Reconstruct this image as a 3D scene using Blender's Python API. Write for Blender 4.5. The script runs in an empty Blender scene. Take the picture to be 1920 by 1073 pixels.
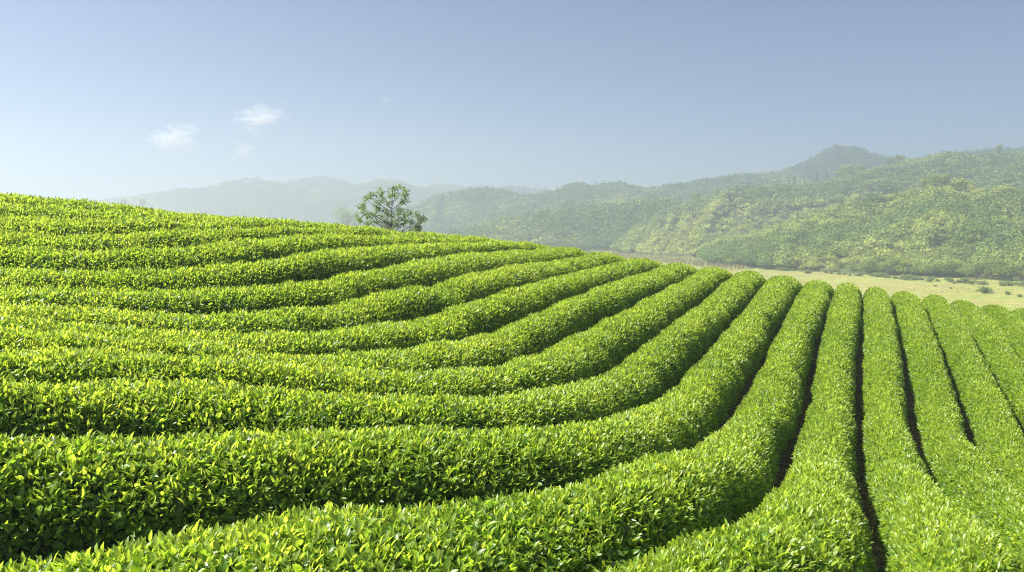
import bpy, math, random
import numpy as np
R = math.radians
rng = np.random.default_rng(7)
random.seed(7)
SC = bpy.context.scene
COL = SC.collection

# ------------------------------------------------------------------ camera
F_PX, CX, CY, HZ = 1493.0, 960.0, 536.5, 420.0
PITCH = math.atan((CY-HZ)/F_PX)
cam_d = bpy.data.cameras.new('camera'); cam = bpy.data.objects.new('camera', cam_d); COL.objects.link(cam)
cam_d.sensor_width = 36; cam_d.lens = 28.0; cam_d.clip_start = 0.05; cam_d.clip_end = 30000
cam.location = (0, 0, 0); cam.rotation_euler = (R(90)-PITCH, 0, 0)
SC.camera = cam

# ------------------------------------------------------------------ light
SUN_AZ, SUN_EL = -91.0, 52.0          # degrees: azimuth from the view direction (+y), negative = to the left
SKY_STRENGTH, SUN_STRENGTH = 0.05, 5.0
w = bpy.data.worlds.new('World'); SC.world = w; w.use_nodes = True
nt = w.node_tree; nt.nodes.clear()
sky = nt.nodes.new('ShaderNodeTexSky'); sky.sky_type = 'NISHITA'; sky.sun_disc = False
sky.sun_elevation = R(SUN_EL); sky.sun_rotation = R(SUN_AZ); sky.altitude = 100
sky.air_density = 0.58; sky.dust_density = 0.3; sky.ozone_density = 2.6
bg = nt.nodes.new('ShaderNodeBackground'); bg.inputs['Strength'].default_value = SKY_STRENGTH
wo = nt.nodes.new('ShaderNodeOutputWorld')
nt.links.new(sky.outputs['Color'], bg.inputs['Color']); nt.links.new(bg.outputs['Background'], wo.inputs['Surface'])
sun_d = bpy.data.lights.new('sun', 'SUN'); sun_d.energy = SUN_STRENGTH; sun_d.angle = R(0.5); sun_d.color = (1.0, 0.95, 0.86)
sun = bpy.data.objects.new('sun', sun_d); COL.objects.link(sun)
sun.rotation_euler = (R(90-SUN_EL), 0, R(180-SUN_AZ))
sun.location = (-300, 200, 300)
SC.view_settings.view_transform = 'Standard'; SC.view_settings.look = 'None'; SC.view_settings.gamma = 1
SC.view_settings.use_curve_mapping = False
SC.view_settings.exposure = 1.36
cy = SC.cycles
cy.max_bounces = 10; cy.diffuse_bounces = 7; cy.glossy_bounces = 2; cy.transmission_bounces = 3; cy.volume_bounces = 1
cy.use_denoising = True; cy.denoiser = 'OPENIMAGEDENOISE'; cy.denoising_input_passes = 'RGB_ALBEDO_NORMAL'; cy.denoising_prefilter = 'NONE'
cy.filter_width = 1.15
cy.caustics_reflective = False; cy.caustics_refractive = False

# ------------------------------------------------------------------ helpers
def link(o, parent=None):
    COL.objects.link(o)
    if parent is not None: o.parent = parent
    return o
def tag(o, label=None, cat=None, group=None, kind=None):
    if label: o['label'] = label
    if cat: o['category'] = cat
    if group: o['group'] = group
    if kind: o['kind'] = kind
    return o
def empty(name, loc=(0, 0, 0)):
    o = bpy.data.objects.new(name, None); o.location = loc; o.empty_display_size = 0.2; return link(o)
def np_mesh(name, v, faces, mats, parent=None, attr=None, smooth=True, mat_idx=None):
    """faces: list of integer arrays (n, 3) or (n, 4)"""
    me = bpy.data.meshes.new(name)
    v = np.asarray(v, np.float32)
    faces = [np.asarray(f, np.int32) for f in faces if len(f)]
    tot = np.concatenate([np.full(len(f), f.shape[1], np.int32) for f in faces])
    loops = np.concatenate([f.ravel() for f in faces])
    me.vertices.add(len(v)); me.vertices.foreach_set('co', v.ravel())
    me.loops.add(len(loops)); me.loops.foreach_set('vertex_index', loops)
    me.polygons.add(len(tot))
    st = np.zeros(len(tot), np.int32); st[1:] = np.cumsum(tot)[:-1]
    me.polygons.foreach_set('loop_start', st)
    if mat_idx is not None: me.polygons.foreach_set('material_index', np.asarray(mat_idx, np.int32))
    me.update(calc_edges=True)
    me.polygons.foreach_set('use_smooth', np.full(len(tot), smooth, bool))
    if attr is not None:
        a = me.attributes.new('tint', 'FLOAT_VECTOR', 'POINT'); a.data.foreach_set('vector', np.asarray(attr, np.float32).ravel())
    for m in mats: me.materials.append(m)
    o = bpy.data.objects.new(name, me)
    return link(o, parent)
def ray_at(px, py, Y):
    """the world point seen at a photograph pixel, at forward distance Y"""
    u = (px-CX)/F_PX; v = (py-CY)/F_PX
    d = np.array([u, math.cos(PITCH)-v*math.sin(PITCH), -math.sin(PITCH)-v*math.cos(PITCH)])
    return d*(Y/d[1])
def vnoise(x, y, seed=0):
    """smooth value noise in 0..1, vectorised"""
    x = np.asarray(x, float); y = np.asarray(y, float)
    xi = np.floor(x).astype(np.int64); yi = np.floor(y).astype(np.int64); fx = x-xi; fy = y-yi
    fx = fx*fx*(3-2*fx); fy = fy*fy*(3-2*fy)
    def h(a, b):
        n = (a*374761393+b*668265263+seed*1442695041) & 0x7fffffff
        n = (n ^ (n >> 13))*1274126177 & 0x7fffffff
        return ((n ^ (n >> 16)) & 0xffff)/65535.0
    return (h(xi, yi)*(1-fx)+h(xi+1, yi)*fx)*(1-fy)+(h(xi, yi+1)*(1-fx)+h(xi+1, yi+1)*fx)*fy
def fbm(x, y, seed=0, o=4):
    s = 0; a = .5; f = 1.
    for k in range(o): s = s+a*vnoise(x*f, y*f, seed+k*17); a *= .5; f *= 2.03
    return s
def norm(a): return a/(np.linalg.norm(a, axis=-1, keepdims=True)+1e-9)

def nodes(name):
    m = bpy.data.materials.new(name); m.use_nodes = True; n = m.node_tree; n.nodes.clear()
    out = n.nodes.new('ShaderNodeOutputMaterial'); return m, n, out
def N(n, t, **kw):
    o = n.nodes.new(t)
    for k, v in kw.items(): setattr(o, k, v)
    return o
def leaf_material(name, old, young, told, tyoung, rough=.42, trans=.42, spec=.5, hue=.35):
    """two-sided leaf: tint.x = age (0 old .. 1 young), tint.y = random per leaf"""
    m, n, out = nodes(name); L = n.links.new
    at = N(n, 'ShaderNodeAttribute', attribute_name='tint'); sp = N(n, 'ShaderNodeSeparateXYZ'); L(at.outputs['Vector'], sp.inputs[0])
    def ramp(a, b):
        mx = N(n, 'ShaderNodeMix', data_type='RGBA'); L(sp.outputs[0], mx.inputs[0])
        mx.inputs[6].default_value = (*a, 1); mx.inputs[7].default_value = (*b, 1)
        mr = N(n, 'ShaderNodeMapRange'); L(sp.outputs[1], mr.inputs[0]); mr.inputs[3].default_value = 1-hue; mr.inputs[4].default_value = 1+hue
        hs = N(n, 'ShaderNodeHueSaturation'); L(mx.outputs[2], hs.inputs['Color']); L(mr.outputs[0], hs.inputs['Value']); return hs.outputs[0]
    pb = N(n, 'ShaderNodeBsdfPrincipled'); L(ramp(old, young), pb.inputs['Base Color'])
    pb.inputs['Roughness'].default_value = rough; pb.inputs['Specular IOR Level'].default_value = spec
    tb = N(n, 'ShaderNodeBsdfTranslucent'); L(ramp(told, tyoung), tb.inputs['Color'])
    ms = N(n, 'ShaderNodeMixShader'); ms.inputs[0].default_value = trans
    L(pb.outputs[0], ms.inputs[1]); L(tb.outputs[0], ms.inputs[2]); L(ms.outputs[0], out.inputs['Surface'])
    return m
def noise_material(name, cols, scale, rough=.9, bump=0., detail=6, stops=None, coord='Object', scale2=None):
    m, n, out = nodes(name); L = n.links.new
    tc = N(n, 'ShaderNodeTexCoord'); nz = N(n, 'ShaderNodeTexNoise'); nz.inputs['Scale'].default_value = scale; nz.inputs['Detail'].default_value = detail
    nz.inputs['Roughness'].default_value = .62
    L(tc.outputs[coord], nz.inputs['Vector'])
    cr = N(n, 'ShaderNodeValToRGB'); L(nz.outputs['Fac'], cr.inputs[0])
    stops = stops or [.3+.4*i/(len(cols)-1) for i in range(len(cols))]
    el = cr.color_ramp.elements
    while len(el) < len(cols): el.new(.5)
    for e, p, c in zip(el, stops, cols): e.position = p; e.color = (*c, 1)
    pb = N(n, 'ShaderNodeBsdfPrincipled'); pb.inputs['Roughness'].default_value = rough; pb.inputs['Specular IOR Level'].default_value = .2
    col = cr.outputs[0]
    if scale2:
        n2 = N(n, 'ShaderNodeTexNoise'); n2.inputs['Scale'].default_value = scale2; n2.inputs['Detail'].default_value = 8; L(tc.outputs[coord], n2.inputs['Vector'])
        mr = N(n, 'ShaderNodeMapRange'); L(n2.outputs['Fac'], mr.inputs[0]); mr.inputs[1].default_value = .3; mr.inputs[2].default_value = .7; mr.inputs[3].default_value = .72; mr.inputs[4].default_value = 1.25
        hs = N(n, 'ShaderNodeHueSaturation'); L(col, hs.inputs['Color']); L(mr.outputs[0], hs.inputs['Value']); col = hs.outputs[0]
    L(col, pb.inputs['Base Color'])
    if bump:
        bp = N(n, 'ShaderNodeBump'); bp.inputs['Strength'].default_value = 1; bp.inputs['Distance'].default_value = bump
        L(nz.outputs['Fac'], bp.inputs['Height']); L(bp.outputs[0], pb.inputs['Normal'])
    L(pb.outputs[0], out.inputs['Surface'])
    return m

M_TEA = leaf_material('tea_leaf', (.108, .205, .026), (.35, .475, .05), (.37, .585, .025), (.69, .79, .075), rough=.38, trans=.54, spec=.8, hue=.38)
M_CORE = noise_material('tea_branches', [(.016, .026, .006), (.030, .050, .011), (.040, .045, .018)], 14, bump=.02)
M_SOIL = noise_material('soil', [(.040, .030, .019), (.080, .058, .036), (.125, .095, .060)], 5, bump=.03, scale2=30)
M_TREE = leaf_material('tree_leaf', (.10, .19, .045), (.25, .35, .08), (.20, .36, .05), (.36, .50, .08), rough=.45, trans=.38)
M_FOREST = leaf_material('forest_leaf', (.065, .15, .035), (.40, .44, .10), (.15, .30, .05), (.48, .54, .11), rough=.6, trans=.30, spec=.2, hue=.3)
M_BARK = noise_material('bark', [(.05, .04, .03), (.10, .085, .065), (.15, .13, .10)], 9, bump=.02)
M_HILL = noise_material('hill_ground', [(.035, .060, .020), (.070, .085, .030), (.120, .110, .050)], .03, scale2=.3)

# ------------------------------------------------------------------ terrain data: height of the hedge-top sheet over the
# hillside (m, on a 1.5 m grid) and the centre line and half width of every hedge row (cm)
GX0,GY0,GST,GNX,GNY=-34.0,-9.0,1.5,56,48
HGT='317 294 270 246 220 194 167 140 112 84 55 26 -3 -32 -61 -90 -119 -147 -174 -199 -223 -244 -263 -280 -295 -308 -320 -333 -345 -358 -371 -385 -398 -411 -424 -437 -449 -461 -473 -484 -495 -506 -517 -528 -540 -551 -563 -575 -587 -600 -613 -627 -641 -655 -670 -685 311 289 266 241 216 191 164 137 109 81 52 23 -7 -36 -65 -94 -123 -152 -179 -206 -230 -252 -271 -287 -300 -312 -324 -336 -348 -361 -375 -389 -403 -417 -431 -444 -456 -468 -480 -491 -502 -513 -524 -535 -547 -558 -570 -582 -595 -608 -621 -635 -649 -664 -679 -694 307 285 262 238 213 188 161 134 107 78 50 21 -9 -38 -67 -97 -126 -155 -183 -210 -235 -257 -276 -291 -304 -314 -325 -336 -349 -363 -378 -393 -408 -423 -437 -450 -463 -475 -487 -498 -509 -520 -531 -542 -553 -565 -577 -589 -601 -615 -628 -642 -657 -672 -687 -703 302 281 259 235 211 186 160 133 105 77 49 20 -9 -39 -68 -98 -127 -156 -185 -213 -239 -261 -280 -294 -304 -313 -323 -335 -348 -363 -380 -396 -412 -428 -442 -456 -469 -481 -493 -504 -515 -526 -537 -548 -559 -571 -582 -595 -608 -621 -635 -649 -664 -680 -695 -712 299 278 256 233 209 185 159 132 105 77 49 20 -9 -38 -67 -96 -126 -155 -185 -213 -240 -262 -281 -293 -301 -308 -318 -330 -345 -362 -381 -399 -416 -433 -448 -462 -475 -487 -498 -509 -520 -531 -542 -553 -564 -576 -588 -600 -614 -627 -641 -656 -671 -687 -703 -720 295 275 254 232 209 184 159 132 105 78 49 21 -7 -36 -64 -93 -122 -151 -181 -211 -238 -261 -277 -287 -293 -300 -309 -323 -341 -361 -381 -402 -421 -438 -454 -468 -480 -492 -504 -514 -525 -535 -546 -557 -568 -580 -593 -605 -619 -633 -647 -662 -678 -694 -711 -728 292 273 252 231 208 184 159 133 107 79 51 23 -5 -33 -60 -88 -116 -145 -175 -206 -235 -258 -272 -279 -283 -288 -298 -314 -336 -359 -383 -405 -426 -443 -459 -473 -486 -497 -508 -519 -529 -539 -550 -561 -572 -584 -597 -610 -623 -638 -653 -668 -684 -701 -718 -736 289 271 251 231 209 185 161 135 109 81 54 26 -2 -29 -55 -81 -107 -135 -165 -198 -231 -255 -268 -271 -271 -275 -286 -306 -331 -359 -386 -410 -431 -450 -465 -479 -491 -502 -512 -522 -532 -542 -553 -564 -575 -587 -600 -614 -628 -642 -658 -674 -690 -708 -725 -744 286 269 250 231 210 187 163 138 111 84 57 29 2 -25 -50 -74 -97 -122 -150 -184 -223 -251 -263 -265 -261 -261 -276 -300 -330 -361 -391 -417 -438 -456 -471 -484 -495 -506 -516 -525 -535 -545 -555 -566 -578 -590 -603 -617 -631 -647 -662 -679 -696 -714 -733 -751 282 267 250 231 211 189 166 141 115 88 60 32 5 -21 -45 -67 -88 -107 -129 -159 -203 -238 -253 -260 -254 -252 -271 -300 -333 -367 -398 -425 -446 -463 -477 -489 -499 -509 -518 -527 -536 -546 -556 -567 -579 -592 -605 -619 -635 -650 -667 -684 -702 -720 -739 -759 279 265 249 231 213 192 169 145 119 92 64 36 8 -18 -42 -63 -81 -96 -110 -125 -155 -201 -230 -248 -261 -263 -281 -310 -343 -376 -407 -432 -453 -469 -482 -493 -502 -511 -519 -528 -537 -546 -557 -568 -580 -593 -607 -622 -637 -654 -671 -689 -707 -727 -746 -767 275 262 248 232 214 195 174 150 125 98 69 40 11 -16 -40 -62 -79 -93 -105 -119 -146 -177 -201 -229 -264 -293 -306 -330 -359 -388 -416 -439 -459 -474 -486 -496 -504 -512 -519 -527 -536 -545 -556 -567 -580 -594 -608 -624 -640 -657 -675 -693 -713 -733 -753 -774 270 259 246 232 216 198 178 156 132 105 76 46 16 -13 -40 -63 -82 -97 -112 -134 -162 -184 -207 -236 -273 -310 -335 -355 -378 -402 -426 -447 -465 -478 -489 -497 -505 -511 -518 -526 -534 -544 -554 -566 -579 -594 -609 -625 -642 -660 -679 -698 -718 -739 -760 -782 264 255 244 232 218 202 184 163 140 114 85 54 23 -8 -37 -63 -85 -102 -119 -142 -165 -187 -212 -242 -277 -316 -351 -375 -394 -415 -436 -455 -470 -482 -491 -498 -504 -509 -515 -522 -531 -541 -552 -564 -578 -593 -609 -626 -644 -663 -682 -703 -724 -745 -767 -790 257 249 241 230 219 205 189 170 149 124 96 66 34 1 -31 -59 -83 -100 -116 -135 -157 -182 -210 -242 -278 -317 -356 -386 -405 -425 -445 -462 -475 -485 -492 -497 -501 -506 -511 -518 -526 -537 -548 -562 -576 -592 -609 -627 -646 -666 -686 -707 -729 -752 -775 -798 248 242 235 228 218 207 193 177 158 136 110 81 49 16 -17 -47 -69 -80 -87 -105 -133 -166 -200 -235 -272 -312 -352 -388 -414 -433 -452 -468 -479 -487 -491 -495 -497 -500 -505 -512 -521 -532 -544 -559 -574 -591 -609 -628 -648 -669 -690 -712 -735 -759 -783 -807 236 232 228 222 215 207 196 183 167 148 125 98 68 36 4 -23 -37 -34 -41 -63 -98 -138 -179 -219 -259 -300 -341 -381 -414 -437 -456 -470 -480 -486 -489 -490 -491 -493 -497 -504 -514 -526 -540 -555 -572 -590 -609 -629 -650 -672 -695 -718 -742 -766 -791 -816 222 220 218 214 210 204 196 186 174 158 139 116 90 61 30 7 3 4 -11 -37 -70 -110 -152 -195 -237 -279 -323 -365 -402 -432 -453 -467 -477 -482 -483 -483 -483 -484 -488 -496 -507 -520 -535 -552 -570 -589 -610 -631 -653 -676 -699 -724 -748 -774 -800 -826 204 204 204 203 200 197 192 186 177 165 150 132 110 86 60 38 34 25 4 -22 -53 -88 -127 -169 -211 -254 -297 -340 -381 -415 -442 -458 -469 -474 -476 -474 -473 -473 -478 -487 -500 -515 -531 -549 -569 -589 -610 -633 -656 -680 -705 -730 -756 -782 -809 -837 183 185 186 186 186 185 183 179 173 165 154 139 123 104 85 67 54 39 18 -8 -40 -73 -108 -146 -186 -226 -268 -310 -351 -389 -420 -442 -456 -463 -465 -464 -463 -462 -468 -479 -493 -510 -528 -547 -568 -589 -612 -635 -660 -685 -711 -737 -764 -792 -820 -848 158 161 163 165 167 167 167 165 161 155 145 133 119 104 83 60 43 30 20 8 -26 -61 -93 -128 -164 -201 -239 -278 -317 -355 -390 -418 -437 -447 -452 -453 -453 -454 -461 -473 -488 -506 -525 -546 -567 -590 -614 -638 -664 -690 -717 -745 -773 -802 -831 -861 128 132 136 139 141 143 143 142 139 133 124 111 95 74 44 16 3 -5 -2 6 -10 -49 -81 -113 -147 -181 -216 -252 -286 -322 -356 -386 -411 -427 -436 -441 -444 -448 -456 -469 -484 -503 -523 -545 -568 -592 -617 -643 -669 -697 -725 -754 -783 -813 -844 -874 94 99 103 106 110 112 112 111 107 100 90 75 54 24 -7 -25 -36 -41 -34 -10 -9 -34 -70 -101 -132 -164 -197 -231 -261 -293 -325 -355 -382 -404 -418 -427 -434 -441 -451 -464 -481 -501 -522 -545 -569 -594 -620 -647 -675 -704 -734 -764 -795 -826 -857 -889 56 60 65 68 72 74 74 72 67 58 44 26 1 -30 -57 -68 -75 -75 -62 -34 -25 -27 -56 -90 -119 -149 -179 -211 -241 -270 -299 -328 -355 -379 -399 -412 -422 -431 -443 -459 -477 -499 -522 -546 -571 -598 -625 -653 -683 -713 -744 -775 -807 -840 -872 -905 13 17 21 25 28 29 28 25 18 7 -10 -34 -62 -88 -106 -115 -117 -111 -94 -68 -56 -39 -41 -74 -107 -136 -164 -194 -222 -251 -279 -306 -331 -356 -378 -395 -408 -420 -434 -451 -472 -496 -521 -547 -574 -602 -630 -660 -691 -723 -755 -788 -821 -855 -889 -922 -35 -31 -28 -25 -22 -22 -24 -28 -37 -51 -71 -98 -130 -149 -158 -164 -161 -147 -120 -99 -89 -65 -48 -62 -90 -117 -144 -173 -202 -230 -259 -287 -312 -336 -358 -378 -393 -407 -422 -442 -466 -493 -521 -549 -577 -606 -637 -669 -701 -734 -768 -803 -837 -872 -907 -942 -87 -84 -81 -79 -78 -78 -81 -88 -99 -114 -136 -164 -193 -208 -212 -215 -209 -190 -162 -141 -125 -96 -76 -79 -88 -106 -129 -154 -179 -206 -235 -265 -291 -317 -341 -362 -378 -392 -408 -430 -457 -489 -520 -550 -580 -612 -645 -678 -713 -748 -783 -819 -855 -891 -927 -963 -142 -141 -139 -138 -138 -140 -144 -152 -166 -186 -209 -234 -254 -265 -269 -267 -257 -237 -206 -182 -161 -132 -113 -114 -116 -124 -140 -155 -170 -190 -216 -241 -268 -296 -324 -347 -364 -375 -392 -417 -448 -483 -517 -551 -585 -619 -655 -690 -727 -764 -801 -838 -875 -912 -949 -986 -202 -202 -202 -202 -204 -206 -211 -221 -237 -260 -287 -306 -317 -323 -324 -318 -301 -273 -240 -224 -200 -168 -149 -151 -153 -160 -173 -183 -187 -192 -213 -230 -250 -274 -301 -326 -348 -359 -378 -407 -442 -480 -518 -555 -592 -630 -667 -705 -743 -782 -821 -859 -898 -936 -974 -1011 -265 -266 -268 -271 -274 -278 -283 -293 -309 -334 -363 -377 -380 -382 -381 -371 -350 -318 -289 -275 -248 -215 -195 -192 -193 -198 -211 -222 -226 -223 -235 -247 -254 -268 -289 -311 -336 -354 -376 -409 -446 -485 -524 -564 -604 -644 -683 -723 -763 -804 -843 -883 -923 -962 -1001 -1039 -330 -334 -338 -342 -347 -353 -361 -371 -386 -409 -431 -443 -445 -444 -440 -427 -405 -373 -345 -323 -297 -263 -241 -235 -234 -239 -252 -264 -269 -265 -274 -287 -291 -293 -310 -331 -358 -382 -401 -428 -462 -500 -540 -581 -622 -663 -704 -746 -787 -829 -870 -911 -951 -991 -1030 -1069 -397 -403 -409 -416 -424 -432 -442 -453 -468 -485 -500 -508 -510 -506 -497 -482 -459 -423 -395 -372 -341 -305 -285 -282 -283 -287 -297 -309 -315 -312 -313 -332 -336 -335 -349 -368 -394 -422 -443 -463 -491 -526 -564 -605 -646 -688 -730 -773 -815 -858 -900 -941 -982 -1023 -1063 -1102 -465 -474 -482 -492 -502 -513 -525 -537 -549 -561 -571 -576 -574 -567 -553 -532 -501 -464 -447 -426 -393 -358 -339 -337 -336 -337 -346 -358 -363 -361 -362 -377 -384 -386 -389 -409 -431 -461 -488 -507 -531 -562 -598 -637 -677 -719 -762 -805 -848 -891 -934 -976 -1017 -1058 -1098 -1137 -534 -544 -555 -567 -579 -593 -607 -620 -630 -638 -643 -644 -639 -629 -611 -586 -553 -522 -508 -485 -451 -417 -397 -390 -388 -388 -399 -411 -419 -420 -419 -426 -435 -438 -440 -456 -475 -503 -532 -556 -580 -608 -640 -676 -715 -757 -799 -842 -886 -929 -972 -1014 -1056 -1096 -1136 -1176 -602 -614 -627 -641 -655 -670 -686 -700 -708 -711 -713 -711 -705 -692 -673 -646 -616 -589 -567 -542 -508 -473 -452 -445 -443 -445 -455 -467 -477 -480 -474 -477 -494 -500 -502 -508 -526 -551 -580 -610 -636 -659 -688 -722 -760 -800 -842 -885 -928 -971 -1014 -1056 -1097 -1138 -1178 -1216 -669 -683 -697 -712 -727 -743 -761 -778 -781 -781 -780 -778 -771 -757 -737 -711 -682 -653 -626 -596 -560 -524 -507 -504 -503 -505 -513 -524 -534 -537 -532 -533 -554 -560 -564 -562 -580 -603 -630 -667 -693 -714 -741 -774 -810 -849 -890 -932 -975 -1018 -1060 -1102 -1142 -1183 -1222 -1260 -734 -749 -764 -780 -796 -811 -829 -844 -847 -845 -845 -843 -836 -822 -802 -776 -746 -716 -686 -653 -618 -586 -571 -569 -567 -565 -572 -584 -595 -599 -599 -601 -611 -620 -624 -624 -639 -659 -685 -718 -749 -775 -802 -832 -866 -903 -943 -984 -1027 -1069 -1110 -1151 -1191 -1230 -1269 -1306 -797 -812 -828 -844 -860 -875 -890 -902 -907 -907 -906 -904 -896 -884 -865 -837 -807 -778 -749 -717 -685 -658 -642 -635 -630 -626 -635 -648 -660 -667 -669 -668 -673 -685 -693 -696 -705 -720 -744 -774 -807 -838 -867 -894 -925 -961 -1001 -1041 -1083 -1124 -1164 -1204 -1243 -1281 -1318 -1354 -857 -873 -889 -905 -920 -935 -948 -957 -962 -963 -962 -959 -951 -940 -922 -891 -862 -839 -814 -786 -756 -730 -713 -702 -696 -695 -702 -714 -726 -734 -737 -731 -732 -754 -766 -769 -773 -783 -806 -833 -866 -905 -934 -959 -988 -1024 -1063 -1103 -1143 -1182 -1221 -1259 -1297 -1333 -1369 -1405 -916 -932 -947 -962 -977 -990 -1001 -1010 -1015 -1016 -1014 -1009 -1001 -987 -965 -935 -912 -901 -882 -855 -826 -800 -782 -771 -765 -766 -772 -781 -792 -799 -801 -797 -800 -821 -834 -840 -839 -845 -873 -895 -928 -968 -1001 -1027 -1057 -1092 -1130 -1168 -1206 -1244 -1281 -1318 -1353 -1388 -1423 -1457 -972 -988 -1003 -1017 -1031 -1043 -1053 -1060 -1064 -1065 -1063 -1057 -1046 -1031 -1009 -983 -968 -966 -947 -921 -892 -867 -849 -839 -835 -836 -841 -850 -859 -866 -870 -871 -877 -890 -901 -908 -910 -919 -942 -966 -997 -1033 -1066 -1097 -1129 -1163 -1200 -1236 -1273 -1308 -1343 -1378 -1412 -1445 -1478 -1510 -1026 -1041 -1056 -1070 -1082 -1093 -1102 -1108 -1112 -1112 -1109 -1102 -1091 -1076 -1058 -1040 -1028 -1020 -1005 -982 -952 -927 -912 -906 -904 -906 -911 -919 -929 -937 -943 -948 -955 -964 -974 -981 -988 -1000 -1018 -1041 -1069 -1102 -1135 -1168 -1202 -1237 -1272 -1307 -1341 -1374 -1407 -1439 -1471 -1503 -1534 -1565 -1079 -1094 -1107 -1120 -1132 -1142 -1150 -1155 -1158 -1158 -1154 -1147 -1137 -1124 -1109 -1094 -1082 -1071 -1055 -1033 -1005 -983 -974 -972 -973 -975 -980 -989 -999 -1010 -1019 -1026 -1033 -1041 -1049 -1059 -1070 -1082 -1098 -1118 -1143 -1172 -1205 -1239 -1275 -1310 -1345 -1378 -1410 -1441 -1471 -1501 -1531 -1561 -1590 -1620 -1130 -1144 -1157 -1169 -1180 -1189 -1196 -1201 -1203 -1203 -1199 -1193 -1183 -1172 -1159 -1146 -1134 -1120 -1103 -1082 -1058 -1040 -1037 -1040 -1042 -1042 -1047 -1057 -1071 -1084 -1095 -1104 -1110 -1116 -1125 -1138 -1151 -1164 -1178 -1194 -1216 -1243 -1274 -1309 -1346 -1383 -1417 -1448 -1478 -1507 -1535 -1563 -1591 -1619 -1647 -1675 -1180 -1193 -1205 -1217 -1227 -1235 -1242 -1246 -1248 -1247 -1244 -1238 -1230 -1220 -1208 -1196 -1184 -1170 -1154 -1135 -1117 -1105 -1103 -1105 -1108 -1108 -1112 -1125 -1141 -1157 -1169 -1179 -1184 -1187 -1196 -1214 -1231 -1243 -1255 -1267 -1286 -1311 -1341 -1376 -1415 -1455 -1486 -1515 -1544 -1571 -1597 -1624 -1650 -1677 -1703 -1730 -1228 -1241 -1253 -1264 -1273 -1281 -1287 -1290 -1292 -1292 -1289 -1283 -1276 -1267 -1257 -1246 -1234 -1221 -1206 -1191 -1178 -1170 -1167 -1169 -1171 -1173 -1179 -1193 -1209 -1225 -1239 -1249 -1254 -1252 -1259 -1285 -1308 -1316 -1327 -1334 -1350 -1378 -1405 -1438 -1478 -1521 -1551 -1579 -1606 -1632 -1658 -1683 -1708 -1734 -1759 -1784 -1276 -1288 -1299 -1309 -1318 -1326 -1331 -1335 -1336 -1336 -1333 -1329 -1323 -1315 -1306 -1296 -1285 -1273 -1261 -1249 -1239 -1233 -1231 -1232 -1234 -1239 -1247 -1259 -1274 -1289 -1302 -1311 -1315 -1316 -1323 -1348 -1370 -1380 -1392 -1396 -1411 -1442 -1468 -1500 -1538 -1577 -1610 -1638 -1665 -1691 -1716 -1741 -1765 -1789 -1814 -1838 -1322 -1334 -1345 -1355 -1363 -1370 -1375 -1379 -1380 -1380 -1378 -1375 -1369 -1362 -1354 -1346 -1336 -1326 -1316 -1307 -1300 -1295 -1293 -1295 -1298 -1304 -1312 -1323 -1337 -1350 -1362 -1370 -1376 -1381 -1391 -1409 -1428 -1441 -1451 -1460 -1476 -1503 -1531 -1562 -1597 -1633 -1665 -1694 -1722 -1747 -1772 -1796 -1820 -1844 -1868 -1892'
SKY_AZ=[-0.569, -0.526, -0.491, -0.444, -0.407, -0.357, -0.318, -0.261, -0.204, -0.172, -0.107, -0.047, -0.002, 0.043, 0.08, 0.109, 0.138, 0.159, 0.227, 0.281, 0.32, 0.348, 0.366, 0.403, 0.429, 0.458, 0.491, 0.52, 0.549, 0.574]
SKY_R=[25.7, 24.1, 23.0, 22.4, 22.1, 21.9, 22.1, 22.8, 24.4, 24.6, 26.1, 28.2, 28.9, 29.7, 30.5, 30.9, 31.3, 31.6, 33.0, 34.7, 35.2, 36.1, 36.6, 38.1, 38.5, 39.2, 39.8, 40.1, 40.9, 41.6]
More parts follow.
